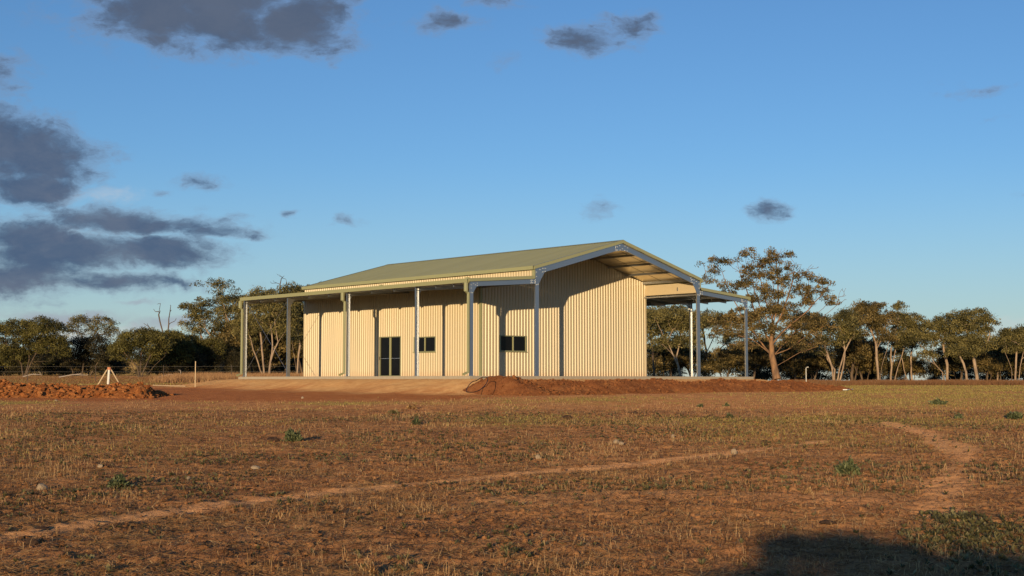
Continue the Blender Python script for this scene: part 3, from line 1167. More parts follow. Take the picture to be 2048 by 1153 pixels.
ridge('rubble_heap', 'low heap of orange earth clods at the left below the white tripod marker', 'dirt heap', -25.5, -14.2, 57.0, lambda p: float(np.interp(p, rub_x, rub_y)), 2.2, 'rubble', .40, 45, frame='w', nclod=2600)
# loose orange clods spilling left of the tall mound
g0 = ground_at(905, 782)

# ------------------------------------------------------------------ trees
def unit(v):
    n = np.linalg.norm(v)
    return v / n if n > 1e-9 else np.array([0, 0, 1.0])


def grow(stems, tips, rng, bole):
    """limbs grown from given stems to every tip; returns node positions, parents, tip node ids"""
    N, Pa, D = [], [], []
    for st in stems:
        st = [np.array(p, float) for p in st]
        prev = -1
        if N and st[0][2] > .3:
            prev = int(np.argmin([np.linalg.norm(q - st[0]) for q in N]))
            st[0] = N[prev] + (st[1] - N[prev]) * .15
        fine = [st[0]]
        for a, c in zip(st, st[1:]):
            k = max(1, int(np.linalg.norm(c - a) / .6))
            for j in range(1, k + 1):
                q = a + (c - a) * j / k
                if j < k:
                    q = q + rng.normal(0, .035, 3)
                fine.append(q)
        for q in fine:
            N.append(q)
            Pa.append(prev)
            D.append(unit(q - N[prev]) if prev >= 0 else np.array([0, 0, 1.0]))
            prev = len(N) - 1
    order = np.argsort([np.min([np.linalg.norm(t - n) for n in N]) for t in tips])
    ids = []
    cap = len(N) + len(tips) * 14
    A = np.zeros((cap, 3))
    B = np.zeros((cap, 3))
    n = len(N)
    A[:n] = N
    B[:n] = D
    for ti in order:
        t = tips[ti]
        d = t - A[:n]
        dist = np.linalg.norm(d, axis=1) + 1e-6
        cs = (d * B[:n]).sum(1) / dist
        cost = dist * (1.5 - .75 * cs) + 1.5 * np.maximum(0, A[:n, 2] - t[2]) + 50 * (A[:n, 2] < bole)
        j = int(cost.argmin())
        p0, d0, ln = A[j], B[j], dist[j]
        k = min(12, max(2, int(ln / .45)))
        p1 = p0 + d0 * ln * .35
        p2 = t - (unit(t - p0) * .25 + np.array([0, 0, .12])) * ln
        prev = j
        for q in range(1, k + 1):
            f = q / k
            pt = (1 - f) ** 3 * p0 + 3 * f * (1 - f) ** 2 * p1 + 3 * f * f * (1 - f) * p2 + f ** 3 * t
            if q < k:
                pt = pt + rng.normal(0, .03 * min(ln, 2), 3)
            A[n] = pt
            B[n] = unit(pt - A[prev])
            Pa.append(prev)
            prev = n
            n += 1
        ids.append(n - 1)
    return A[:n], np.array(Pa), np.array(ids), order


def limb_mesh(N, Pa, tip_r, expo, rmax=None):
    n = len(N)
    acc = np.zeros(n)
    child = np.zeros(n, int)
    for i in range(n - 1, -1, -1):
        if child[i] == 0:
            acc[i] = tip_r ** expo
        if Pa[i] >= 0:
            acc[Pa[i]] += acc[i]
            child[Pa[i]] += 1
    rad = acc ** (1 / expo)
    if rmax:
        rmax = max(rmax * .42, tip_r * 2)
        rad = tip_r + ((rad - tip_r) / (rad.max() - tip_r)) ** 1.35 * (rmax - tip_r)
    e = np.nonzero(Pa >= 0)[0]
    out_v, out_f = [], []
    base = 0
    for sides, sel in ((7, rad[e] > .06), (4, rad[e] <= .06)):
        ed = e[sel]
        if not len(ed):
            continue
        p1, p0 = N[ed], N[Pa[ed]]
        r1, r0 = rad[ed], np.minimum(rad[Pa[ed]], rad[ed] * 1.5)
        root = Pa[Pa[ed]] < 0
        r0 = np.where(root, r0 * 1.35, r0)
        t = p1 - p0
        t /= np.linalg.norm(t, axis=1)[:, None] + 1e-9
        ref = np.where(np.abs(t[:, 2:3]) < .9, np.array([[0, 0, 1.0]]), np.array([[1.0, 0, 0]]))
        a = np.cross(t, ref)
        a /= np.linalg.norm(a, axis=1)[:, None] + 1e-9
        c = np.cross(t, a)
        th = np.arange(sides) * 2 * math.pi / sides
        ring = a[:, None, :] * np.cos(th)[None, :, None] + c[:, None, :] * np.sin(th)[None, :, None]
        lo = p0[:, None] - t[:, None] * (r0 * .25)[:, None, None] + ring * r0[:, None, None]
        hi = p1[:, None] + ring * r1[:, None, None]
        V = np.concatenate([lo, hi], 1)
        k = np.arange(sides)
        q = np.stack([k, (k + 1) % sides, (k + 1) % sides + sides, k + sides], -1)
        Fq = q[None] + (np.arange(len(ed)) * 2 * sides)[:, None, None] + base
        out_v.append(V.reshape(-1, 3))
        out_f.append(Fq.reshape(-1, 4))
        base += len(ed) * 2 * sides
    return npmesh('trunk', np.concatenate(out_v), np.concatenate(out_f), smooth=True)


def leaf_quads(cen, L, Wd, rng, droop=.5):
    n = len(cen)
    a = rng.normal(0, 1, (n, 3))
    a[:, 2] -= droop * 1.2
    a /= np.linalg.norm(a, axis=1)[:, None]
    b_ = np.cross(a, rng.normal(0, 1, (n, 3)))
    b_ /= np.linalg.norm(b_, axis=1)[:, None] + 1e-9
    L = L * rng.uniform(.6, 1.3, n)[:, None]
    Wd = Wd * rng.uniform(.6, 1.3, n)[:, None]
    V = np.stack([cen - a * L * .5, cen + b_ * Wd * .5 - a * L * .08, cen + a * L * .5, cen - b_ * Wd * .5 - a * L * .08], 1)
    return V.reshape(-1, 3), np.arange(n * 4).reshape(-1, 4)


def crown_mesh(tips, rng, rc, nl, L, Wd, flat=.5, droop=.5):
    n = len(tips)
    cnt = rng.integers(int(nl * .6), int(nl * 1.4) + 1, n)
    idx = np.repeat(np.arange(n), cnt)
    m = len(idx)
    d = rng.normal(0, 1, (m, 3))
    d /= np.linalg.norm(d, axis=1)[:, None]
    rr = rng.random(m) ** .45
    size = rc * rng.uniform(.65, 1.35, n)[idx]
    off = d * (rr * size)[:, None]
    off[:, 2] = off[:, 2] * flat
    off[:, 2] -= .35 * (off[:, 0] ** 2 + off[:, 1] ** 2) / np.maximum(size, .1)      # umbrella shape
    cen = tips[idx] + off
    V, Fq = leaf_quads(cen, L, Wd, rng, droop)
    tone = np.clip(rng.random(n)[idx] * .6 + rng.random(m) * .4, 0, 1)
    return npmesh('crown', V, Fq, tone=tone)


def lobe_points(lobes, n, rng, shell=.45):
    areas = np.array([rx * rz * dn for (_, _, _, rx, ry, rz, dn) in lobes])
    out = []
    cnt = np.maximum(1, np.round(n * areas / areas.sum())).astype(int)
    for (cx, cy, cz, rx, ry, rz, dn), k in zip(lobes, cnt):
        d = rng.normal(0, 1, (k, 3))
        d /= np.linalg.norm(d, axis=1)[:, None]
        low = (d[:, 2] < -.35) & (rng.random(k) < .6)
        d[low, 2] *= -1
        r = rng.random(k) ** shell
        out.append(np.array([cx, cy, cz]) + d * r[:, None] * np.array([rx, ry, rz]))
    return np.concatenate(out)


TREES_TRIS = [0]


def tree(label, cat, base, Z, stems, lobes, ntips=220, leaf='leaf_gum', bark_='bark_gum', rc=.55, nl=36, L=.24, Wd=.075, flat=.5, bare=0, tip_r=.016, rmax=.22, shell=.45, seed=0, name='gum_tree', group=None, droop=.6, bole=.8, expo=2.2, twigs=(), ntw=0):
    """a tree laid out from its own outline in the photograph (pixel stems and crown lobes) at its own distance Z"""
    rng = np.random.default_rng(seed + 1000)
    X = (base - 1024) / F_PX * Z
    gz = float(terrain(X, Z))
    by = to_px(X, Z, gz)[1]
    k = Z / F_PX
    st = []
    for s in stems:
        dy = rng.uniform(-.12, .12)
        pts = []
        for j, (px, py) in enumerate(s):
            h = (by - py) * k
            if j == 0 and h < .5:
                h = -.15
            pts.append(((px - base) * k, dy * max(h, 0) + rng.uniform(-.2, .2) * (j > 0), h))
        st.append(pts)
    lb = []
    for lo in lobes:
        cx, cy, rx, ry = lo[:4]
        dn = lo[4] if len(lo) > 4 else 1.0
        lb.append(((cx - base) * k, rng.uniform(-.25, .25) * rx * k, (by - cy) * k, rx * k, rx * k * .8, ry * k, dn))
    if name == 'gum_tree':       # loose tufts breaking the outline of every crown lobe
        extra = []
        for (cx, cy, cz, rx, ry, rz, dn) in lb:
            for q in range(4):
                a_ = rng.uniform(-.35, math.pi + .35)
                f_ = rng.uniform(.95, 1.25)
                extra.append((cx + math.cos(a_) * rx * f_, cy + rng.uniform(-.5, .5) * ry, cz + math.sin(a_) * rz * f_, rx * rng.uniform(.1, .3), ry * .25, rz * rng.uniform(.1, .28), dn * 1.6))
        lb = lb + extra
    tips = lobe_points(lb, ntips, rng, shell)
    tips = tips[tips[:, 2] > .3]
    nb = int(len(tips) * bare)
    leafy_all = tips
    if ntw:
        tl = [((cx - base) * k, 0, (by - cy) * k, rx * k, rx * k * .5, ry * k, 1) for (cx, cy, rx, ry) in twigs]
        tips = np.concatenate([tips, lobe_points(tl, ntw, rng, .5)])
    N, Pa, ids, order = grow(st, tips, rng, bole)
    root = empty(name, (X, Z, gz))
    tag(root, label, cat, group)
    link('trunk', limb_mesh(N, Pa, tip_r, expo, rmax), M[bark_], root)
    leafy = leafy_all[rng.permutation(len(leafy_all))[nb:]]
    if nl > 0 and len(leafy):
        link('crown', crown_mesh(leafy, rng, rc, nl, L, Wd, flat, droop), M[leaf], root)
    return root


GUM = dict(ntips=185, rc=.62, nl=72, L=.21, Wd=.075, flat=.5, shell=.3)
WAT = dict(leaf='leaf_wattle', bark_='bark_dark', rc=.55, nl=72, L=.21, Wd=.055, shell=.22, ntips=470, name='wattle_tree', droop=.1, tip_r=.014, rmax=.16, bole=.25, expo=2.6)

# left of the shed
tree('broad dome-shaped wattle with pale inner limbs at the far left edge', 'tree', 50, 118, [[(50, 748), (45, 728), (20, 700)], [(50, 748), (70, 715), (85, 680)], [(50, 748), (62, 720), (60, 690)]], [(30, 680, 60, 42), (90, 672, 45, 38), (105, 700, 30, 28), (20, 715, 40, 22)], seed=1, **WAT)
tree('grey-green wattle with see-through crown behind the far left dome', 'tree', 172, 132, [[(165, 748), (160, 710), (165, 670)], [(178, 748), (185, 715), (200, 670)], [(172, 748), (172, 700)]], [(165, 655, 34, 26), (205, 655, 26, 24), (222, 668, 16, 12)], seed=2, **{**WAT, 'ntips': 150, 'nl': 40, 'leaf': 'leaf_gum'})
tree('bushy wattle with shade put into its leaf colour, left of the rounded golden wattle', 'tree', 165, 122, [[(150, 748), (140, 715)], [(165, 748), (170, 710)], [(180, 748), (205, 710)]], [(150, 705, 40, 32), (190, 705, 40, 35), (215, 715, 18, 28)], seed=3, **{**WAT, 'leaf': 'leaf_shaded', 'ntips': 220})
tree('rounded golden-green wattle fanning from one foot behind the tripod marker', 'tree', 281, 116, [[(281, 750), (278, 735), (250, 705)], [(281, 750), (283, 720), (285, 690)], [(284, 750), (300, 715), (310, 690)], [(281, 750), (262, 725), (240, 712)], [(285, 750), (310, 730), (330, 712)]], [(282, 690, 52, 33), (255, 700, 32, 22), (310, 685, 32, 22)], seed=4, **{**WAT, 'ntips': 290})
tree('low dull green wattle beside the rounded golden wattle', 'tree', 345, 124, [[(340, 750), (335, 720)], [(348, 750), (355, 715)]], [(345, 690, 32, 28), (365, 705, 22, 26), (330, 715, 30, 20)], seed=5, **WAT)
tree('small dark wattle with low sweeping branches under the tall left gum', 'tree', 402, 126, [[(398, 750), (392, 725), (375, 710)], [(402, 750), (412, 722)], [(405, 750), (430, 725)]], [(395, 705, 30, 24), (425, 700, 26, 24), (385, 690, 22, 20)], seed=6, **{**WAT, 'ntips': 200})
tree('tallest gum left of the shed with flat topknot and forked pale trunk', 'tree', 447, 134, [[(447, 752), (448, 735), (460, 700), (468, 675), (462, 640)], [(446, 752), (445, 720), (432, 695), (425, 650)], [(450, 752), (465, 715), (478, 670)], [(445, 752), (452, 690), (450, 640), (440, 600)]], [(430, 574, 30, 13), (445, 612, 52, 25), (400, 622, 40, 20), (465, 605, 32, 20), (380, 640, 24, 16), (415, 655, 45, 26), (462, 650, 36, 26), (475, 685, 22, 24), (440, 690, 34, 18)], seed=7, rmax=.34, **{**GUM, 'ntips': 290})
tree('bare grey dead snag with thin forked limbs above the wattles', 'dead tree', 335, 128, [[(335, 752), (332, 700), (325, 660), (318, 630), (322, 608)], [(334, 752), (333, 690), (338, 650), (342, 612)], [(335, 752), (325, 690), (300, 655), (276, 640)]], [(320, 622, 14, 18), (342, 622, 9, 16), (295, 648, 20, 6), (305, 625, 10, 14), (352, 640, 6, 18)], ntips=46, nl=0, bark_='bark_dark', tip_r=.016, rmax=.15, seed=8, name='dead_tree')
tree('gum seen between the downpipe and bracing rods with left-leaning trunk', 'tree', 528, 128, [[(528, 752), (518, 725), (508, 700), (498, 665)], [(529, 752), (524, 700), (520, 650)]], [(505, 615, 32, 26), (520, 600, 26, 18), (500, 660, 28, 26), (495, 640, 20, 20)], seed=9, **GUM)
tree('gum with snaking orange trunk in the middle of the braced verandah bay', 'tree', 541, 118, [[(540, 752), (541, 725), (548, 703), (557, 685), (552, 655), (550, 630)], [(541, 728), (545, 690), (540, 640)]], [(548, 596, 36, 18), (560, 630, 34, 30), (535, 640, 28, 26), (575, 660, 22, 22)], seed=10, bole=2.0, **GUM)
tree('forked pink-barked gum beside the far left shed wall corner', 'tree', 595, 122, [[(594, 752), (592, 728), (580, 702), (570, 680)], [(595, 752), (596, 725), (600, 690), (596, 650)], [(593, 730), (586, 690), (590, 650)]], [(592, 592, 40, 18), (585, 630, 32, 30), (610, 650, 26, 40), (630, 590, 30, 16)], seed=11, bole=1.2, **GUM)
tree('gum crown standing above the verandah roof at the shed end', 'tree', 640, 140, [[(640, 752), (638, 690), (632, 620)]], [(616, 583, 18, 10), (650, 590, 40, 20), (600, 590, 22, 16)], seed=12, **GUM)
tree('bare twiggy dead tree top poking above the gum crowns at the shed end', 'dead tree', 560, 140, [[(560, 752), (560, 650), (558, 580), (558, 545)]], [(556, 552, 10, 16), (566, 555, 10, 16), (540, 565, 9, 10), (578, 568, 9, 10)], ntips=40, nl=0, bark_='bark_dark', tip_r=.014, rmax=.12, seed=13, name='dead_tree')

# right of the shed
tree('scrubby gum close behind the right end of the cream gable wall', 'tree', 1312, 120, [[(1308, 755), (1312, 720), (1318, 680)], [(1315, 755), (1305, 700), (1300, 660)]], [(1318, 632, 46, 20), (1300, 660, 34, 28), (1340, 655, 30, 24)], seed=14, **{**GUM, 'bark_': 'bark_dark'})
tree('gum with long pale trunk leaning left seen through the open right bay', 'tree', 1360, 116, [[(1361, 756), (1356, 732), (1345, 710), (1325, 690), (1308, 670)], [(1356, 735), (1352, 715), (1362, 680)], [(1345, 710), (1335, 685), (1345, 660)]], [(1345, 640, 36, 24), (1380, 650, 34, 34), (1320, 690, 22, 14), (1375, 690, 26, 20)], seed=15, bole=1.5, **GUM)
tree('thin open gum between the white post and the grey front columns', 'tree', 1402, 126, [[(1402, 757), (1408, 720), (1420, 690), (1436, 655)], [(1404, 757), (1412, 700), (1405, 660)], [(1403, 757), (1425, 712), (1450, 690)]], [(1425, 640, 40, 16), (1400, 650, 30, 22), (1455, 650, 30, 18), (1470, 680, 24, 14)], seed=16, bark_='bark_dark', **{k: v for k, v in GUM.items() if k != 'ntips'}, ntips=120)
tree('low rounded scrub gum framed by the right verandah opening', 'tree', 1448, 124, [[(1445, 757), (1440, 735)], [(1450, 757), (1460, 730)]], [(1440, 722, 36, 20), (1470, 720, 24, 24), (1415, 738, 18, 14)], seed=17, **{**GUM, 'ntips': 150, 'leaf': 'leaf_gum_brown'}, bark_='bark_dark', bole=.3)
tree('great sparse gum with thick orange trunk towering behind the right verandah', 'tree', 1552, 112, [[(1552, 757), (1549, 735), (1544, 712), (1543, 690), (1546, 640), (1550, 590), (1545, 545)], [(1544, 712), (1522, 685), (1490, 645), (1462, 590), (1446, 545)], [(1543, 695), (1575, 655), (1615, 622), (1645, 590), (1655, 575)], [(1547, 722), (1575, 700), (1610, 675), (1640, 660)], [(1543, 690), (1518, 640), (1498, 590), (1482, 545)], [(1544, 680), (1535, 640), (1512, 585), (1505, 540)], [(1546, 650), (1560, 600), (1560, 550), (1556, 520)], [(1555, 700), (1590, 665), (1640, 640), (1675, 610)], [(1545, 665), (1568, 620), (1585, 570), (1590, 545)], [(1546, 640), (1530, 590), (1520, 550)], [(1542, 705), (1505, 680), (1470, 668)], [(1560, 650), (1600, 610), (1615, 585)], [(1575, 655), (1625, 640), (1660, 605)], [(1549, 725), (1600, 705), (1630, 695)]],
     [(1450, 524, 34, 12), (1432, 542, 16, 9), (1420, 562, 12, 8), (1500, 508, 22, 8), (1535, 528, 30, 14), (1520, 552, 34, 12), (1552, 510, 10, 7), (1540, 502, 5, 3), (1590, 532, 14, 7), (1582, 508, 5, 3), (1575, 558, 24, 12), (1495, 565, 24, 12), (1465, 572, 24, 10), (1632, 560, 13, 6), (1655, 566, 9, 5), (1618, 580, 8, 5), (1597, 590, 22, 10), (1545, 590, 34, 14), (1510, 600, 26, 12), (1655, 596, 13, 4), (1668, 607, 9, 4), (1615, 606, 10, 5), (1470, 640, 46, 18, 1.7), (1515, 660, 34, 20, 1.7), (1590, 655, 36, 20, 1.6), (1630, 650, 34, 18, 1.6), (1565, 625, 30, 16, 1.5), (1450, 668, 30, 16, 1.5), (1610, 690, 44, 16, 1.4), (1490, 690, 30, 14, 1.2), (1530, 625, 30, 16, 1.3), (1572, 680, 30, 14, 1.2)] + [(1545 + 100 * math.cos(q * 2.399) * math.sqrt((q + .5) / 22), 592 - 74 * math.sin(q * 2.399) * math.sqrt((q + .5) / 22), 10 + (q * 7) % 9, 6 + (q * 5) % 6, 1.5) for q in range(22)],
     ntips=900, rc=.42, nl=50, L=.2, Wd=.07, bare=.25, flat=.62, tip_r=.013, rmax=.66, expo=2.0, twigs=[(1560, 525, 50, 22), (1605, 548, 45, 26), (1640, 580, 40, 20), (1690, 590, 14, 22), (1500, 540, 40, 20), (1560, 505, 26, 14)], ntw=190, bark_='bark_red', leaf='leaf_gum_brown', seed=18, bole=1.4)
tree('many-stemmed pale mallee right of the great orange-trunked gum', 'tree', 1668, 126, [[(1660, 764), (1650, 742), (1640, 722)], [(1666, 764), (1662, 735), (1650, 700), (1640, 680)], [(1672, 764), (1678, 738), (1688, 705), (1700, 680)], [(1676, 764), (1686, 735), (1690, 700), (1686, 670)], [(1668, 764), (1670, 740), (1655, 720)]], [(1640, 645, 40, 18), (1690, 650, 40, 26), (1660, 670, 40, 24), (1640, 690, 30, 20), (1705, 670, 22, 24), (1610, 640, 30, 18)], seed=19, **{**GUM, 'ntips': 230}, bole=.9)
tree('tall straight gum with bronze crown and pale single trunk in the right grove', 'tree', 1754, 130, [[(1755, 766), (1753, 735), (1753, 700), (1746, 672), (1738, 650)], [(1754, 702), (1764, 678), (1772, 650)], [(1753, 700), (1757, 660), (1752, 630)], [(1757, 760), (1764, 730), (1775, 700), (1780, 670)]], [(1752, 613, 26, 9), (1730, 622, 24, 13), (1765, 640, 34, 22), (1735, 650, 40, 24), (1710, 630, 28, 12), (1768, 672, 22, 18)], seed=20, rmax=.3, **{**GUM, 'ntips': 230, 'leaf': 'leaf_gum_brown'}, bole=3.4)
tree('slender open gum with flat tuft on top right of the bronze gum', 'tree', 1786, 134, [[(1780, 767), (1783, 735), (1780, 700), (1790, 660), (1800, 625)], [(1786, 767), (1795, 735), (1808, 700), (1815, 660)], [(1784, 735), (1792, 690), (1810, 650)]], [(1797, 612, 13, 6), (1820, 640, 22, 14), (1800, 640, 18, 14), (1812, 662, 26, 18), (1790, 680, 26, 16)], seed=21, **{**GUM, 'ntips': 150}, bole=2.0)
tree('leaning pale trunked gum at the gap in the right grove', 'tree', 1815, 138, [[(1816, 768), (1806, 740), (1800, 710)], [(1822, 768), (1822, 710), (1826, 680)]], [(1815, 690, 22, 18), (1800, 705, 16, 14), (1830, 665, 16, 14)], seed=22, **{**GUM, 'ntips': 90}, bole=1.5)
tree('wide umbrella gum with twin pale trunks spreading left in the right grove', 'tree', 1890, 132, [[(1888, 768), (1884, 745), (1870, 730), (1856, 722)], [(1892, 768), (1892, 730), (1886, 700), (1888, 670)], [(1880, 768), (1876, 750), (1872, 735)], [(1892, 722), (1905, 700), (1912, 680)]], [(1890, 640, 24, 13), (1905, 655, 42, 22), (1862, 662, 34, 17), (1845, 680, 26, 14), (1880, 685, 38, 22), (1850, 712, 18, 9), (1920, 690, 24, 20)], seed=23, rmax=.32, **{**GUM, 'ntips': 250}, bole=1.5)
tree('gum with thick leaning pale trunk and crown reaching out right of the umbrella gum', 'tree', 1952, 130, [[(1953, 767), (1949, 740), (1946, 715), (1948, 690)], [(1946, 715), (1958, 702), (1972, 685), (1980, 660)], [(1947, 712), (1940, 680), (1935, 650)]], [(1930, 632, 26, 9), (1955, 628, 20, 8), (1978, 642, 18, 11), (1945, 655, 34, 20), (1970, 668, 12, 14), (1935, 690, 32, 20), (1960, 690, 20, 14)], seed=24, rmax=.38, **{**GUM, 'ntips': 210}, bole=2.6)
tree('short broken-topped pale trunk between the umbrella gum and leaning gum', 'tree', 1930, 129, [[(1932, 767), (1930, 745), (1926, 728), (1918, 710)], [(1931, 745), (1940, 725)]], [(1922, 705, 22, 14), (1940, 708, 16, 12)], seed=25, **{**GUM, 'ntips': 60}, rmax=.26, bole=1.5)
tree('rounded gum at the right edge of the picture', 'tree', 2028, 130, [[(2022, 768), (2020, 740), (2010, 715)], [(2028, 768), (2030, 735), (2032, 700)], [(2034, 768), (2040, 735), (2048, 700)]], [(2035, 668, 26, 14), (2020, 685, 24, 20), (2050, 690, 28, 26), (2010, 672, 10, 8)], seed=26, **{**GUM, 'ntips': 180}, bole=1.2)
tree('small round-headed gum left of the gum at the right edge', 'tree', 1994, 140, [[(1992, 768), (1993, 730), (1990, 705)], [(1997, 768), (2003, 720)]], [(1994, 695, 20, 14), (1985, 712, 18, 16), (2008, 715, 16, 18)], seed=27, **{**GUM, 'ntips': 120, 'leaf': 'leaf_gum'}, bole=1.2)

# second-row fill trees with shade put into their leaf colour: a few kinds, copied
def copy_tree(src, X, Y, rz, sc, label, group):
    r = src.copy()
    C.objects.link(r)
    r.location = (X, Y, float(terrain(X, Y)))
    r.rotation_euler = (0, 0, rz)
    r.scale = (sc, sc, sc)
    r['label'] = label
    r['group'] = group
    for ch in src.children:
        d = ch.copy()
        C.objects.link(d)
        d.parent = r
    return r


FILL_L = 'tree with shade put into its leaf colour, crowded behind the front row of trees'
FILL_G = 'shade-coloured trees filling in behind the front trees'
fills = []
fill_px = [(-40, 150, 1.0), (20, 155, .95), (85, 150, .9), (130, 148, .85), (235, 150, .85), (300, 152, .8), (365, 150, .95), (420, 158, 1.0), (475, 150, 1.1), (505, 156, 1.15), (560, 152, 1.15), (590, 158, 1.2), (625, 160, 1.2),
           (1300, 146, .9), (1340, 152, .95), (1500, 140, 1.0), (1530, 146, 1.05), (1580, 142, 1.1), (1612, 148, 1.1), (1640, 146, 1.05), (1700, 148, 1.15), (1722, 152, 1.2), (1745, 150, 1.1), (1790, 156, .6), (1868, 150, .6), (1910, 150, .95), (1945, 156, .9), (1985, 150, .95), (2010, 155, 1.0), (2050, 150, 1.1), (2085, 150, 1.1)]
protos = []
for k, (px, Z, sc) in enumerate(fill_px):
    if k < 3:
        sh = [(0, 0), (-6, 4), (5, -3)][k]
        t = tree(FILL_L, 'tree', px, Z, [[(px, 757), (px - 4, 725)], [(px + 2, 757), (px + 8, 725)], [(px - 3, 757), (px - 14, 730)]], [(px + sh[0], 700, 30, 22), (px - 15, 715, 24, 18), (px + 17, 715, 24, 20), (px, 726, 36, 14), (px - 18, 742, 26, 10, .8), (px + 16, 742, 26, 10, .8)], seed=40 + k, name='shaded_fill_tree', group=FILL_G, **{kk: vv for kk, vv in WAT.items() if kk not in ('leaf', 'name', 'ntips', 'shell', 'nl')}, leaf='leaf_shaded', ntips=300, shell=.45, nl=46)
        protos.append(t)
    else:
        X = (px - 1024) / F_PX * Z
        copy_tree(protos[k % 3], X, Z, random.uniform(0, 6.28), sc * random.uniform(.9, 1.1), FILL_L, FILL_G)

# lower storey: scrubby gums between the grove's trunks, scrub with shade in its leaf colour under the left wattles
SCRUB = bpy.data.objects['gum_tree']
for o_ in list(bpy.data.objects):
    if str(o_.get('label', '')).startswith('low rounded scrub gum'):
        SCRUB = o_
for (px, Z, sc) in [(1500, 128, 1.2), (1590, 134, 1.4), (1625, 130, 1.0), (1705, 138, 1.6), (1822, 140, .85), (1806, 142, .7), (1728, 140, 1.2), (1915, 138, 1.2), (1975, 139, .9), (2060, 139, 1.3), (486, 132, 1.5), (512, 136, 1.8), (566, 136, 1.9), (612, 134, 1.7), (1335, 132, 1.4), (1385, 134, 1.0)]:
    copy_tree(SCRUB, (px - 1024) / F_PX * Z, Z, random.uniform(0, 6.28), sc * random.uniform(.9, 1.1), 'scrubby bronze-green gum filling in between the tall gum trunks', 'scrubby gums between the tall trunks')
for k, px in enumerate((-50, 5, 40, 100, 128, 165, 205, 232, 318, 352, 392, 420, 470)):
    Z = 124 + (k * 37 % 9)
    copy_tree(protos[k % 3], (px - 1024) / F_PX * Z, Z, random.uniform(0, 6.28), random.uniform(.5, .66), 'low scrub with shade put into its leaf colour, growing under the wattles at left', 'shade-coloured scrub under the left wattles')

kinds = [o_ for o_ in bpy.data.objects if o_.name.startswith('gum_tree') and o_.get('category') == 'tree' and not o_.get('group')]
for k, px in enumerate((2100, 2150, 2215, 2290, 2370, 2460, 2560)):
    Z = 132 + (k * 29 % 11)
    copy_tree(kinds[(k * 5 + 3) % len(kinds)], (px - 1024) / F_PX * Z, Z, k * 1.3, random.uniform(.8, 1.05), 'gum continuing the right-hand grove beyond the picture edge', 'gums continuing the grove to the right')
for k, px in enumerate((-90, -160, -240, -330, -430)):
    Z = 120 + (k * 29 % 11)
    copy_tree(protos[k % 3], (px - 1024) / F_PX * Z, Z, k * 1.3, random.uniform(.9, 1.2), 'shade-coloured tree continuing the left tree line beyond the picture edge', 'shade-coloured trees continuing the tree line to the left')

# added leaf mass behind the viewpoint, unseen, shaped to cast the lower right shadow
def shadow_caster():
    rng = np.random.default_rng(77)
    sd = -np.array(SUN_DIR)
    lobes = []

    def caster(px, py, rpx, hpx, Yb):
        g = ground_at(px, py)
        t = (g[1] - Yb) / sd[1]
        p = g - sd * t
        ga = ground_at(px, py - hpx)
        gb = ground_at(px, py + hpx)
        dz = abs(ga[1] - gb[1]) * math.tan(SUN_EL) / math.cos(.2) * .5
        return (p[0], p[1], p[2], rpx * g[1] / F_PX, max(.25, rpx * g[1] / F_PX * .5), dz)
    spec = [(1580, 1080, 75, 26), (1660, 1082, 95, 28), (1750, 1100, 110, 34), (1870, 1120, 130, 40), (1990, 1132, 120, 40), (2100, 1140, 120, 40), (1510, 1150, 120, 9), (1620, 1165, 170, 16), (1760, 1150, 120, 26), (1900, 1165, 140, 30), (2050, 1190, 160, 50), (1750, 1210, 200, 40), (1480, 1200, 160, 30), (1600, 1260, 260, 60), (1900, 1260, 260, 60)]
    lb = [caster(s[0] + 10, s[1] + 16, s[2], s[3], Yb=-4.2) for s in spec]
    cx = float(np.mean([l[0] for l in lb]))
    cy = -4.2
    gz = float(terrain(cx, cy))
    pts = []
    for (x, y, z, rx, ry, rz) in lb:
        k = int(60 + 900 * rx * max(rz, .06))
        d = rng.normal(0, 1, (k, 3))
        d /= np.linalg.norm(d, axis=1)[:, None]
        pts.append(np.array([x - cx, y - cy, z - gz]) + d * (rng.random(k) ** .4)[:, None] * np.array([rx, ry, rz]))
    P = np.concatenate(pts)
    P = P[P[:, 2] > .1]
    root = empty('shadow_caster', (cx, cy, gz))
    tag(root, 'added unseen leaf mass behind the viewpoint, shaped to cast the long shadow at lower right', 'shrub')
    sel = P[rng.permutation(len(P))[:70]]
    N, Pa, ids, order = grow([[(0, 0, -.1), (.1, 0, .4), (-.3, 0, .9)], [(.1, 0, -.1), (.5, .1, .7)], [(0, .1, -.1), (-.6, 0, .6)]], sel, rng, .2)
    link('trunk', limb_mesh(N, Pa, .008, 2.3, .07), M['bark_dark'], root)
    idx = np.repeat(np.arange(len(P)), 14)
    cen = P[idx] + rng.normal(0, .05, (len(idx), 3))
    V, Fq = leaf_quads(cen, .11, .045, rng, .2)
    link('crown', npmesh('crown', V, Fq, tone=rng.random(len(idx))), M['leaf_gum'], root)


shadow_caster()

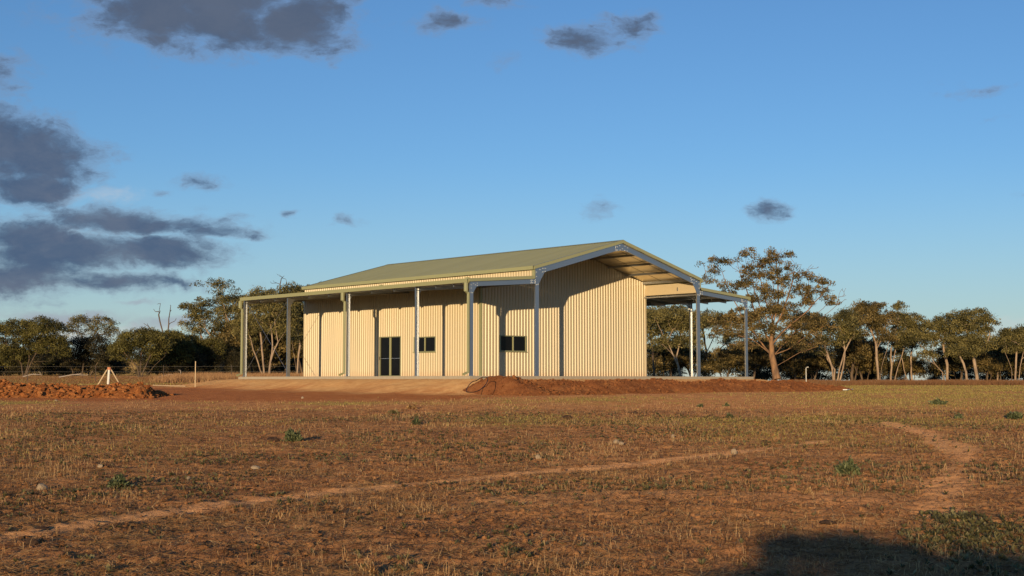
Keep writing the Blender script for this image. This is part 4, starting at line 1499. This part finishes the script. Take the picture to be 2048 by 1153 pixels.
# ------------------------------------------------------------------ paddock bushes
def bush(label, px, py, w_px, h_px, seed, mat='leaf_bush', n=900, L=.085, Wd=.014, name='saltbush', cat='bush', up=1.0, stemmat='bark_dark'):
    g = ground_at(px, py)
    k = g[1] / F_PX
    rx, h = w_px * k / 2, h_px * k
    rng = np.random.default_rng(seed)
    root = empty(name, (g[0], g[1], float(ground_z(g[0], g[1]))))
    tag(root, label, cat)
    nt_ = 40
    d = rng.normal(0, 1, (nt_, 3))
    d /= np.linalg.norm(d, axis=1)[:, None]
    d[:, 2] = np.abs(d[:, 2])
    tips = d * np.array([rx, rx, h]) * (rng.random(nt_) ** .3)[:, None] * .9 + np.array([0, 0, h * .05])
    mb = MB()
    for t in tips[:16]:
        mb.tube([(0, 0, -.02), (t[0] * .55, t[1] * .55, t[2] * .45), tuple(t)], [.008, .006, .003], 4)
    mb.build('stem', M[stemmat], root)
    idx = rng.integers(0, nt_, n)
    f = rng.random(n) ** .6
    cen = tips[idx] * (.35 + .65 * f)[:, None] + rng.normal(0, 1, (n, 3)) * np.array([rx, rx, h]) * .11
    cen[:, 2] = np.maximum(cen[:, 2], .012)
    a = tips[idx] / (np.linalg.norm(tips[idx], axis=1)[:, None] + 1e-6) + rng.normal(0, .55, (n, 3))
    a[:, 2] += .4 * up
    a /= np.linalg.norm(a, axis=1)[:, None]
    b_ = np.cross(a, rng.normal(0, 1, (n, 3)))
    b_ /= np.linalg.norm(b_, axis=1)[:, None]
    sc = max(.6, rx / .2)
    LL = L * sc * rng.uniform(.6, 1.4, n)[:, None]
    WW = Wd * sc * rng.uniform(.7, 1.4, n)[:, None]
    V = np.stack([cen - a * LL * .5, cen + b_ * WW, cen + a * LL * .5, cen - b_ * WW], 1).reshape(-1, 3)
    link('foliage', npmesh('foliage', V, np.arange(n * 4).reshape(-1, 4), tone=rng.random(n)), M[mat], root)
    return root


bush('dark green bush nearest the left edge with a long thin shadow', 237, 976, 54, 27, 1)
bush('compact green bush right of the dark earth clod at left centre', 585, 884, 42, 24, 2)
bush('small upright green bush below the verandah door', 832, 850, 22, 17, 3, n=500)
bush('flat brownish bush, upper of the two below the door', 822, 818, 26, 9, 4, mat='straw', n=400, name='dry_bush')
bush('flat dull olive bush beside the upright green bush', 787, 828, 28, 8, 5, mat='leaf_weed', n=350)
bush('largest bright green bush at right centre of the paddock', 1696, 949, 52, 34, 6, n=1300)
bush('low wide grey-green bush in the far right paddock', 1880, 809, 38, 12, 7, n=500)
bush('dark green bush at the right edge of the paddock', 2028, 838, 40, 17, 8, n=600)
bush('faint small bush between the track and right edge', 1917, 838, 24, 12, 9, n=350)
bush('small green bush right of centre, right one of the near pair', 1459, 838, 22, 10, 10, n=350)
bush('tiny green tuft in front of the right dirt bank, left one', 1400, 815, 16, 9, 11, n=250)
bush('tiny dark tuft in front of the right dirt bank, right one', 1453, 813, 17, 8, 12, n=250)
bush('pale dry tuft of dead weed beside a dark clod', 1288, 966, 26, 20, 13, mat='straw', n=260, L=.09, Wd=.006, name='dry_tuft', cat='dry weed')
bush('pale curly dry tuft near the green bush at right', 1614, 987, 30, 14, 14, mat='straw', n=260, L=.09, Wd=.006, name='dry_tuft', cat='dry weed')
bush('pale dry tuft at the bottom edge left of centre', 738, 1150, 46, 28, 15, mat='straw', n=320, L=.09, Wd=.006, name='dry_tuft', cat='dry weed')
bush('small pale grass tuft standing on the worn track', 1336, 937, 14, 14, 16, mat='straw', n=160, L=.09, Wd=.006, name='dry_tuft', cat='dry weed')


def lump(name, label, cat, px, py, w_px, h_px, mat, seed):
    g = ground_at(px, py)
    k = g[1] / F_PX
    rng = np.random.default_rng(seed)
    bm = bmesh.new()
    bmesh.ops.create_icosphere(bm, subdivisions=2, radius=1.0)
    off = rng.uniform(-9, 9, 3)
    for v in bm.verts:
        c = np.array(v.co)
        n = vnoise(np.array([c[0] * 1.7 + off[0] + c[2]]), np.array([c[1] * 1.7 + off[1] - c[2]]), 1.0, seed)[0]
        f = .7 + .6 * n
        v.co = Vector((c[0] * w_px * k / 2 * f, c[1] * w_px * k / 2 * .7 * f, c[2] * h_px * k * .62 * f + h_px * k * .3))
    me = bpy.data.meshes.new(name)
    bm.to_mesh(me)
    bm.free()
    o = link(name, me, M[mat], None, (g[0], g[1], float(ground_z(g[0], g[1]))), (0, 0, rng.uniform(-.6, .6)))
    tag(o, label, cat)
    return o


lump('rock', 'pale rounded stone near the left edge of the paddock', 'rock', 84, 978, 22, 14, 'rock', 1)
lump('rock', 'small pale stone right of the nearest left bush', 'rock', 377, 958, 13, 8, 'rock', 2)
lump('rock', 'flat pale stone left of centre beyond the worn track', 'rock', 511, 938, 20, 9, 'rock', 3)
lump('rock', 'tan stone just above the nearest left bush', 'rock', 201, 938, 13, 7, 'rock', 4)
lump('rock', 'pale pointed stone beside the right end of the worn track', 'rock', 1467, 908, 12, 12, 'rock', 5)
lump('rock', 'cream stone in the dry grass right of centre, left of its pair', 'rock', 1232, 888, 12, 9, 'rock', 6)
lump('rock', 'cream stone in the dry grass right of centre, right of its pair', 'rock', 1243, 891, 9, 7, 'rock', 7)
lump('rock', 'tan stone above the worn track at the centre', 'rock', 1076, 921, 11, 8, 'rock', 8)
lump('rock', 'grey stone right of the large bright green bush', 'rock', 1943, 960, 10, 9, 'rock', 9)
lump('rock', 'small pale stone in the dry grass at upper right', 'rock', 1346, 876, 8, 8, 'rock', 10)
lump('rock', 'small white stone in front of the orange rubble heap', 'rock', 112, 803, 7, 4, 'rock', 11)
lump('rock', 'white stone on the grass below the left verandah end', 'rock', 605, 798, 6, 4, 'rock', 12)
lump('earth_clod', 'dark earth clod left of the compact green bush', 'earth clod', 546, 884, 28, 10, 'dark_clod', 20)
lump('earth_clod', 'dark earth clod nearest the lower left corner', 'earth clod', 64, 1090, 28, 15, 'dark_clod', 21)
lump('earth_clod', 'dark earth clod just above the lower left one', 'earth clod', 84, 1057, 28, 9, 'dark_clod', 22)
lump('earth_clod', 'dark earth clod beside the tan stone at left', 'earth clod', 222, 937, 16, 7, 'dark_clod', 23)
lump('earth_clod', 'dark flat earth clod in front of the brown mound', 'earth clod', 1135, 838, 22, 7, 'dark_clod', 24)
lump('earth_clod', 'small dark earth clod in front of the right bank', 'earth clod', 1270, 828, 20, 5, 'dark_clod', 25)
lump('earth_clod', 'dark earth clod beside the pale dead weed at right centre', 'earth clod', 1300, 966, 18, 7, 'dark_clod', 26)
lump('earth_clod', 'dark earth clod above the right end of the worn track', 'earth clod', 1530, 883, 16, 5, 'dark_clod', 27)
lump('earth_clod', 'dark earth clods at the tip of the big shadow', 'earth clod', 1655, 1052, 34, 8, 'dark_clod', 28)

# ------------------------------------------------------------------ small site things
# white survey post held by two leaning props
g = ground_at(217, 786)
Yt = 63.0
P = lambda px, py, Y: Vector(px_at(px, py, Y))
xb = px_at(217, 765, Yt)[0]
zb = float(terrain(xb, Yt))
tri = empty('tripod_marker', (xb, Yt, zb))
tag(tri, 'white upright post propped by two leaning pale timbers with a red cap', 'marker post')
rel = lambda px, py, dy=0: P(px, py, Yt + dy) - Vector((xb, Yt, zb))
MB().tube([rel(216, 772), rel(218.5, 737)], .055, 10).build('post', M['white_pipe'], tri)
MB().tube([rel(195, 772, .3), rel(214, 740)], .032, 8).build('prop', M['timber'], tri)
MB().tube([rel(241, 772, .3), rel(222.5, 740)], .032, 8).build('prop', M['timber'], tri)
MB().tube([rel(218.3, 740), rel(218.6, 735)], .085, 10).build('cap', M['red_cap'], tri)

# timber lying on the red soil, stake, hooked post, plank
a, c = ground_at(306, 772), ground_at(370, 774)
o = empty('timber_length', tuple(a))
tag(o, 'long pale timber lying on the red soil left of the verandah', 'timber')
mb = MB()
d = Vector(c) - Vector(a)
mb.tube([(0, 0, .03), (d.x, d.y, d.z + .03)], .026, 6).build('plank', M['timber'], o)
g = np.array([(392 - 1024) / F_PX * 74, 74.0, 0])
g[2] = float(terrain(g[0], g[1]))
o = empty('timber_stake', tuple(g))
tag(o, 'thin pale survey stake standing left of the verandah', 'stake')
h = px_at(392, 723, 74)[2] - g[2]
MB().box((-.02, -.02, -.1), (.02, .02, h)).build('stake', M['timber'], o)
g = np.array([(1611 - 1024) / F_PX * 88, 88.0, 0])
g[2] = float(terrain(g[0], g[1]))
o = empty('hooked_post', tuple(g))
tag(o, 'thin white post with a bent top right of the shed', 'post')
h = px_at(1611, 735, 88)[2] - g[2]
MB().tube([(0, 0, -.1), (0, 0, h - .05), (.05, 0, h), (.17, 0, h + .01)], .024, 8).build('pipe', M['white_pipe'], o)
a, c = ground_at(1702, 781), ground_at(1722, 784)
o = empty('timber_plank', tuple(a))
tag(o, 'short white plank lying at the right end of the dirt bank', 'plank')
d = Vector(c) - Vector(a)
d = Vector((d.x, d.y * .4, d.z * .4))
ang = math.atan2(d.y, d.x)
w = MB().box((0, -.12, .02), (d.length * 1.15, .12, .075)).build('board', M['white_pipe'], o, bevel=.006)
w.rotation_euler = (0, 0, ang)

# black pipe looped over the tall mound
def hose():
    pts_px = [(933, 784), (934, 777), (941, 767), (947, 763), (952, 762)], [(962, 756), (970, 755), (975, 756), (975, 762), (970, 771), (960, 780), (950, 784), (940, 785), (934, 784)]
    mound = bpy.data.objects['dirt_mound']
    o = empty('poly_pipe', (0, 0, 0))
    pts = []
    Ym = 57.7
    first = None
    for (px, py) in [(940, 785)] + list(pts_px[0]) + list(pts_px[1]):
        Yd = 56.3 + (785 - py) / 30 * 1.9
        pts.append(px_at(px, py, Yd - .25))
    base = np.array(pts[0])
    o.location = tuple(base)
    loc = [Vector(p - base) for p in pts]
    sm = []
    for i in range(len(loc) - 1):
        p0, p1, p2, p3 = loc[max(i - 1, 0)], loc[i], loc[i + 1], loc[min(i + 2, len(loc) - 1)]
        for t in (0, .25, .5, .75):
            sm.append(.5 * ((2 * p1) + (-p0 + p2) * t + (2 * p0 - 5 * p1 + 4 * p2 - p3) * t * t + (-p0 + 3 * p1 - 3 * p2 + p3) * t ** 3))
    sm.append(loc[-1])
    tag(o, 'thin black poly pipe looped over the tall dirt mound', 'pipe')
    MB().tube(sm, .017, 6).build('pipe', M['hose'], o)


hose()

# post and wire fence along the tree line at the left
def fence():
    Yf = 92.0
    xs = np.arange(-42, -13.5, 4.6)
    z0 = float(terrain(xs[0], Yf))
    o = empty('wire_fence', (xs[0], Yf, z0))
    tag(o, 'thin post and wire fence along the foot of the left trees', 'fence')
    for x in xs:
        z = float(terrain(x, Yf))
        MB().box((x - xs[0] - .016, -.016, z - z0 - .2), (x - xs[0] + .016, .016, z - z0 + 1.15)).build('post', M['dark_metal'], o)
    for h in (.35, .7, 1.05):
        pts = [(x - xs[0], 0, float(terrain(x, Yf)) - z0 + h) for x in xs]
        MB().tube(pts, .0025, 4).build('wire', M['wire'], o)


fence()

# fallen branches under the left trees
def fallen(label, px0, px1, py, Z, seed):
    rng = np.random.default_rng(seed)
    X0, X1 = (px0 - 1024) / F_PX * Z, (px1 - 1024) / F_PX * Z
    z = float(terrain(X0, Z))
    o = empty('fallen_branch', (X0, Z, z))
    tag(o, label, 'fallen branch')
    ln = X1 - X0
    tips = np.stack([rng.uniform(.3, 1, 12) * ln, rng.normal(0, .5, 12), rng.uniform(.1, .9, 12)], -1)
    N, Pa, ids, order = grow([[(0, 0, .1), (ln * .4, .1, .3), (ln * .8, 0, .25)]], tips, rng, -1)
    link('branch', limb_mesh(N, Pa, .02, 2.2, .1), M['dead'], o)


fallen('pale bleached fallen branch under the low dull green wattle', 318, 372, 742, 108, 3)
fallen('grey fallen branch lying left of the tripod marker', 120, 190, 748, 108, 4)
fallen('grey fallen branch at the foot of the far left wattle', 48, 95, 748, 110, 5)

# ------------------------------------------------------------------ ground cover
def in_view_points(n, y0, y1, power=1.0, rng=RNG):
    """random ground points over the near paddock, wider than the view"""
    u = rng.random(n)
    y = y0 * (y1 / y0) ** (u ** power)
    x = (rng.random(n) * 2 - 1) * (.43 * y + 1.5)
    return x, y


def stuff(name, label, V, Fq, mat, tone=None, smooth=False):
    o = link(name, npmesh(name, V, Fq, smooth, tone), M[mat])
    tag(o, label, kind='stuff')
    return o


def make_stems():
    rng = np.random.default_rng(5)
    x, y = in_view_points(150000, 9.5, 66, .56, rng)
    den = fbm(x, y, .55, 3, 91)
    den2 = fbm(x, y, 2.6, 2, 93)
    sand, red, green, tr = zones(x, y)
    keep = rng.random(len(x)) < np.clip((den - .36) * 3.0, .05, 1) * np.clip((den2 - .3) * 2.6, .05, 1) * (1 - np.clip(tr * 1.3, 0, .95)) * (1 - np.clip(red + sand, 0, 1)) * (1 - .9 * sstep(36, 62, y))
    keep &= pad_dist(x, y) > 2
    x, y = x[keep], y[keep]
    n = len(x)
    z = ground_z(x, y)
    h = rng.gamma(2.2, .024, n) + .02
    h = np.clip(h, .02, .26) * (1 - .55 * sstep(40, 62, y))
    lean = rng.normal(0, .22, (n, 2))
    wd = .0012 + .00010 * y
    ang = rng.uniform(-.9, .9, n)
    px_, py_ = np.cos(ang) * wd, np.sin(ang) * wd
    b0 = np.stack([x - px_, y - py_, z - .01], -1)
    b1 = np.stack([x + px_, y + py_, z - .01], -1)
    mx = x + lean[:, 0] * h * .45
    my = y + lean[:, 1] * h * .45
    m0 = np.stack([mx - px_ * .8, my - py_ * .8, z + h * .55], -1)
    m1 = np.stack([mx + px_ * .8, my + py_ * .8, z + h * .55], -1)
    tp = np.stack([x + lean[:, 0] * h * 1.3, y + lean[:, 1] * h * 1.3, z + h], -1)
    V = np.stack([b0, b1, m1, m0, tp], 1).reshape(-1, 3)
    i = np.arange(n) * 5
    q = np.stack([i, i + 1, i + 2, i + 3], -1)
    t = np.stack([i + 3, i + 2, i + 4], -1)
    tone = np.clip(rng.random(n) * .8 + (den[keep] - .5), 0, 1)
    stuff('dry_grass', 'sparse standing dry grass stems over the paddock', V, [q, t], 'straw', np.concatenate([tone, tone]))


def make_green():
    rng = np.random.default_rng(15)
    x, y = in_view_points(150000, 24, 105, .8, rng)
    sand, red, green, tr = zones(x, y)
    keep = (rng.random(len(x)) < green * .9 * (1 - tr)) & (pad_dist(x, y) > 3)
    x, y = x[keep], y[keep]
    n = len(x)
    z = ground_z(x, y)
    h = rng.uniform(.02, .07, n)
    w = .004 + .00022 * y
    ln = rng.normal(0, .03, (n, 2))
    V = np.stack([np.stack([x - w, y, z - .01], -1), np.stack([x + w, y, z - .01], -1), np.stack([x + ln[:, 0], y + ln[:, 1], z + h], -1)], 1).reshape(-1, 3)
    stuff('green_grass', 'short green winter grass in patches, thickest at far right', V, np.arange(n * 3).reshape(-1, 3), 'green_grass', rng.random(n))


def make_litter():
    rng = np.random.default_rng(6)
    x, y = in_view_points(100000, 9.5, 44, .7, rng)
    sand, red, green, tr = zones(x, y)
    keep = rng.random(len(x)) < (1 - np.clip(tr * 1.1, 0, .85))
    x, y = x[keep], y[keep]
    z = ground_z(x, y) + .006
    n = len(x)
    a = rng.uniform(0, 6.283, n)
    ln = rng.gamma(2, .02, n) + .012
    wd = .0016 + .00012 * y
    dx, dy = np.cos(a) * ln, np.sin(a) * ln
    ex, ey = -np.sin(a) * wd, np.cos(a) * wd
    tz = rng.normal(0, .028, n) + .008
    V = np.stack([np.stack([x - dx - ex, y - dy - ey, z], -1), np.stack([x - dx + ex, y - dy + ey, z + .004], -1), np.stack([x + dx + ex, y + dy + ey, z + np.abs(tz)], -1), np.stack([x + dx - ex, y + dy - ey, z + np.abs(tz) + .004], -1)], 1).reshape(-1, 3)
    stuff('straw_litter', 'broken straw and twigs lying on the soil', V, np.arange(n * 4).reshape(-1, 4), 'straw', rng.random(n) * .8)


def make_weeds():
    rng = np.random.default_rng(8)
    x, y = in_view_points(24000, 9.5, 42, .75, rng)
    den = fbm(x, y, .4, 3, 101)
    sand, red, green, tr = zones(x, y)
    keep = rng.random(len(x)) < np.clip((den - .47) * 4.5, .03, 1) * (1 - tr) * (1 - np.clip(red + sand, 0, 1))
    x, y = x[keep], y[keep]
    # leafier patch at the lower right
    k = 900
    cxy = np.array([ground_at(rng.uniform(1840, 2080), rng.uniform(1028, 1100))[:2] for _ in range(60)])
    ii = rng.integers(0, 60, k)
    x = np.concatenate([x, cxy[ii, 0] + rng.normal(0, .12, k)])
    y = np.concatenate([y, cxy[ii, 1] + rng.normal(0, .25, k)])
    n = len(x)
    z = ground_z(x, y)
    nl = 7
    idx = np.repeat(np.arange(n), nl)
    m = len(idx)
    a = rng.uniform(0, 6.283, m)
    size = (.022 + rng.random(n) * .05)[idx]
    up = rng.uniform(.15, 1.0, m)
    tip = np.stack([x[idx] + np.cos(a) * size * (1.2 - up * .6), y[idx] + np.sin(a) * size * (1.2 - up * .6), z[idx] + size * up + .004], -1)
    b0 = np.stack([x[idx], y[idx], z[idx]], -1)
    wv = np.stack([-np.sin(a), np.cos(a), np.zeros(m)], -1) * (size * .22)[:, None]
    mid = b0 * .45 + tip * .55 + np.array([0, 0, .004])
    V = np.stack([b0, mid + wv, tip, mid - wv], 1).reshape(-1, 3)
    stuff('weeds', 'low green weeds scattered through the paddock', V, np.arange(m * 4).reshape(-1, 4), 'leaf_weed', np.clip(rng.random(n)[idx] * .6 + rng.random(m) * .3, 0, 1))


def make_clods():
    rng = np.random.default_rng(9)
    x, y = in_view_points(52000, 9.5, 46, .7, rng)
    den = fbm(x, y, .8, 3, 111)
    sand, red, green, tr = zones(x, y)
    keep = (rng.random(len(x)) < np.clip((den - .35) * 3, .1, 1)) & (rng.random(len(x)) > tr * .8)
    x, y = x[keep], y[keep]
    r = .006 + rng.random(len(x)) ** 4 * .035
    z = ground_z(x, y) + r * .2
    V, Fi = icoclods(np.stack([x, y, z], -1), r, 12, .7)
    stuff('soil_crumbs', 'small crumbs of red-brown soil strewn over the paddock', V, Fi, 'crumb')


def make_long_grass():
    """knee-high pale grass along the foot of the left trees and low tufts under the right grove"""
    rng = np.random.default_rng(10)
    xs, ys = [], []
    n = 26000
    y = rng.uniform(86, 112, n)
    px = rng.uniform(300, 640, n)
    x = (px - 1024) / F_PX * y
    d = fbm(x, y, .25, 3, 121)
    k = rng.random(n) < np.clip((d - .38) * 4, 0.05, 1) * sstep(290, 400, px)
    x1, y1 = x[k], y[k]
    y = rng.uniform(104, 126, n * 2)
    px = rng.uniform(1560, 2120, n * 2)
    x = (px - 1024) / F_PX * y
    d = fbm(x, y, .3, 3, 123)
    k = rng.random(n * 2) < np.clip((d - .35) * 4, .05, 1)
    x2, y2 = x[k], y[k]
    y = rng.uniform(84, 118, n)
    px = rng.uniform(-60, 330, n)
    x = (px - 1024) / F_PX * y
    k = rng.random(n) < .14
    x3, y3 = x[k], y[k]
    x = np.concatenate([x1, x2, x3])
    y = np.concatenate([y1, y2, y3])
    h = np.concatenate([rng.uniform(.2, .6, len(x1)), rng.uniform(.1, .42, len(x2)), rng.uniform(.08, .22, len(x3))])
    tone = np.concatenate([rng.uniform(.1, .6, len(x1)), rng.uniform(.0, .3, len(x2)), rng.uniform(.0, .25, len(x3))])
    n = len(x)
    z = terrain(x, y)
    w = .022
    ln = rng.normal(0, .25, n) * h
    V = np.stack([np.stack([x - w, y, z - .02], -1), np.stack([x + w, y, z - .02], -1), np.stack([x + ln, y + rng.normal(0, .1, n), z + h], -1)], 1).reshape(-1, 3)
    stuff('long_grass', 'pale long grass along the foot of the trees', V, np.arange(n * 3).reshape(-1, 3), 'straw', tone)


make_stems()
make_green()
make_litter()
make_weeds()
make_clods()
make_long_grass()
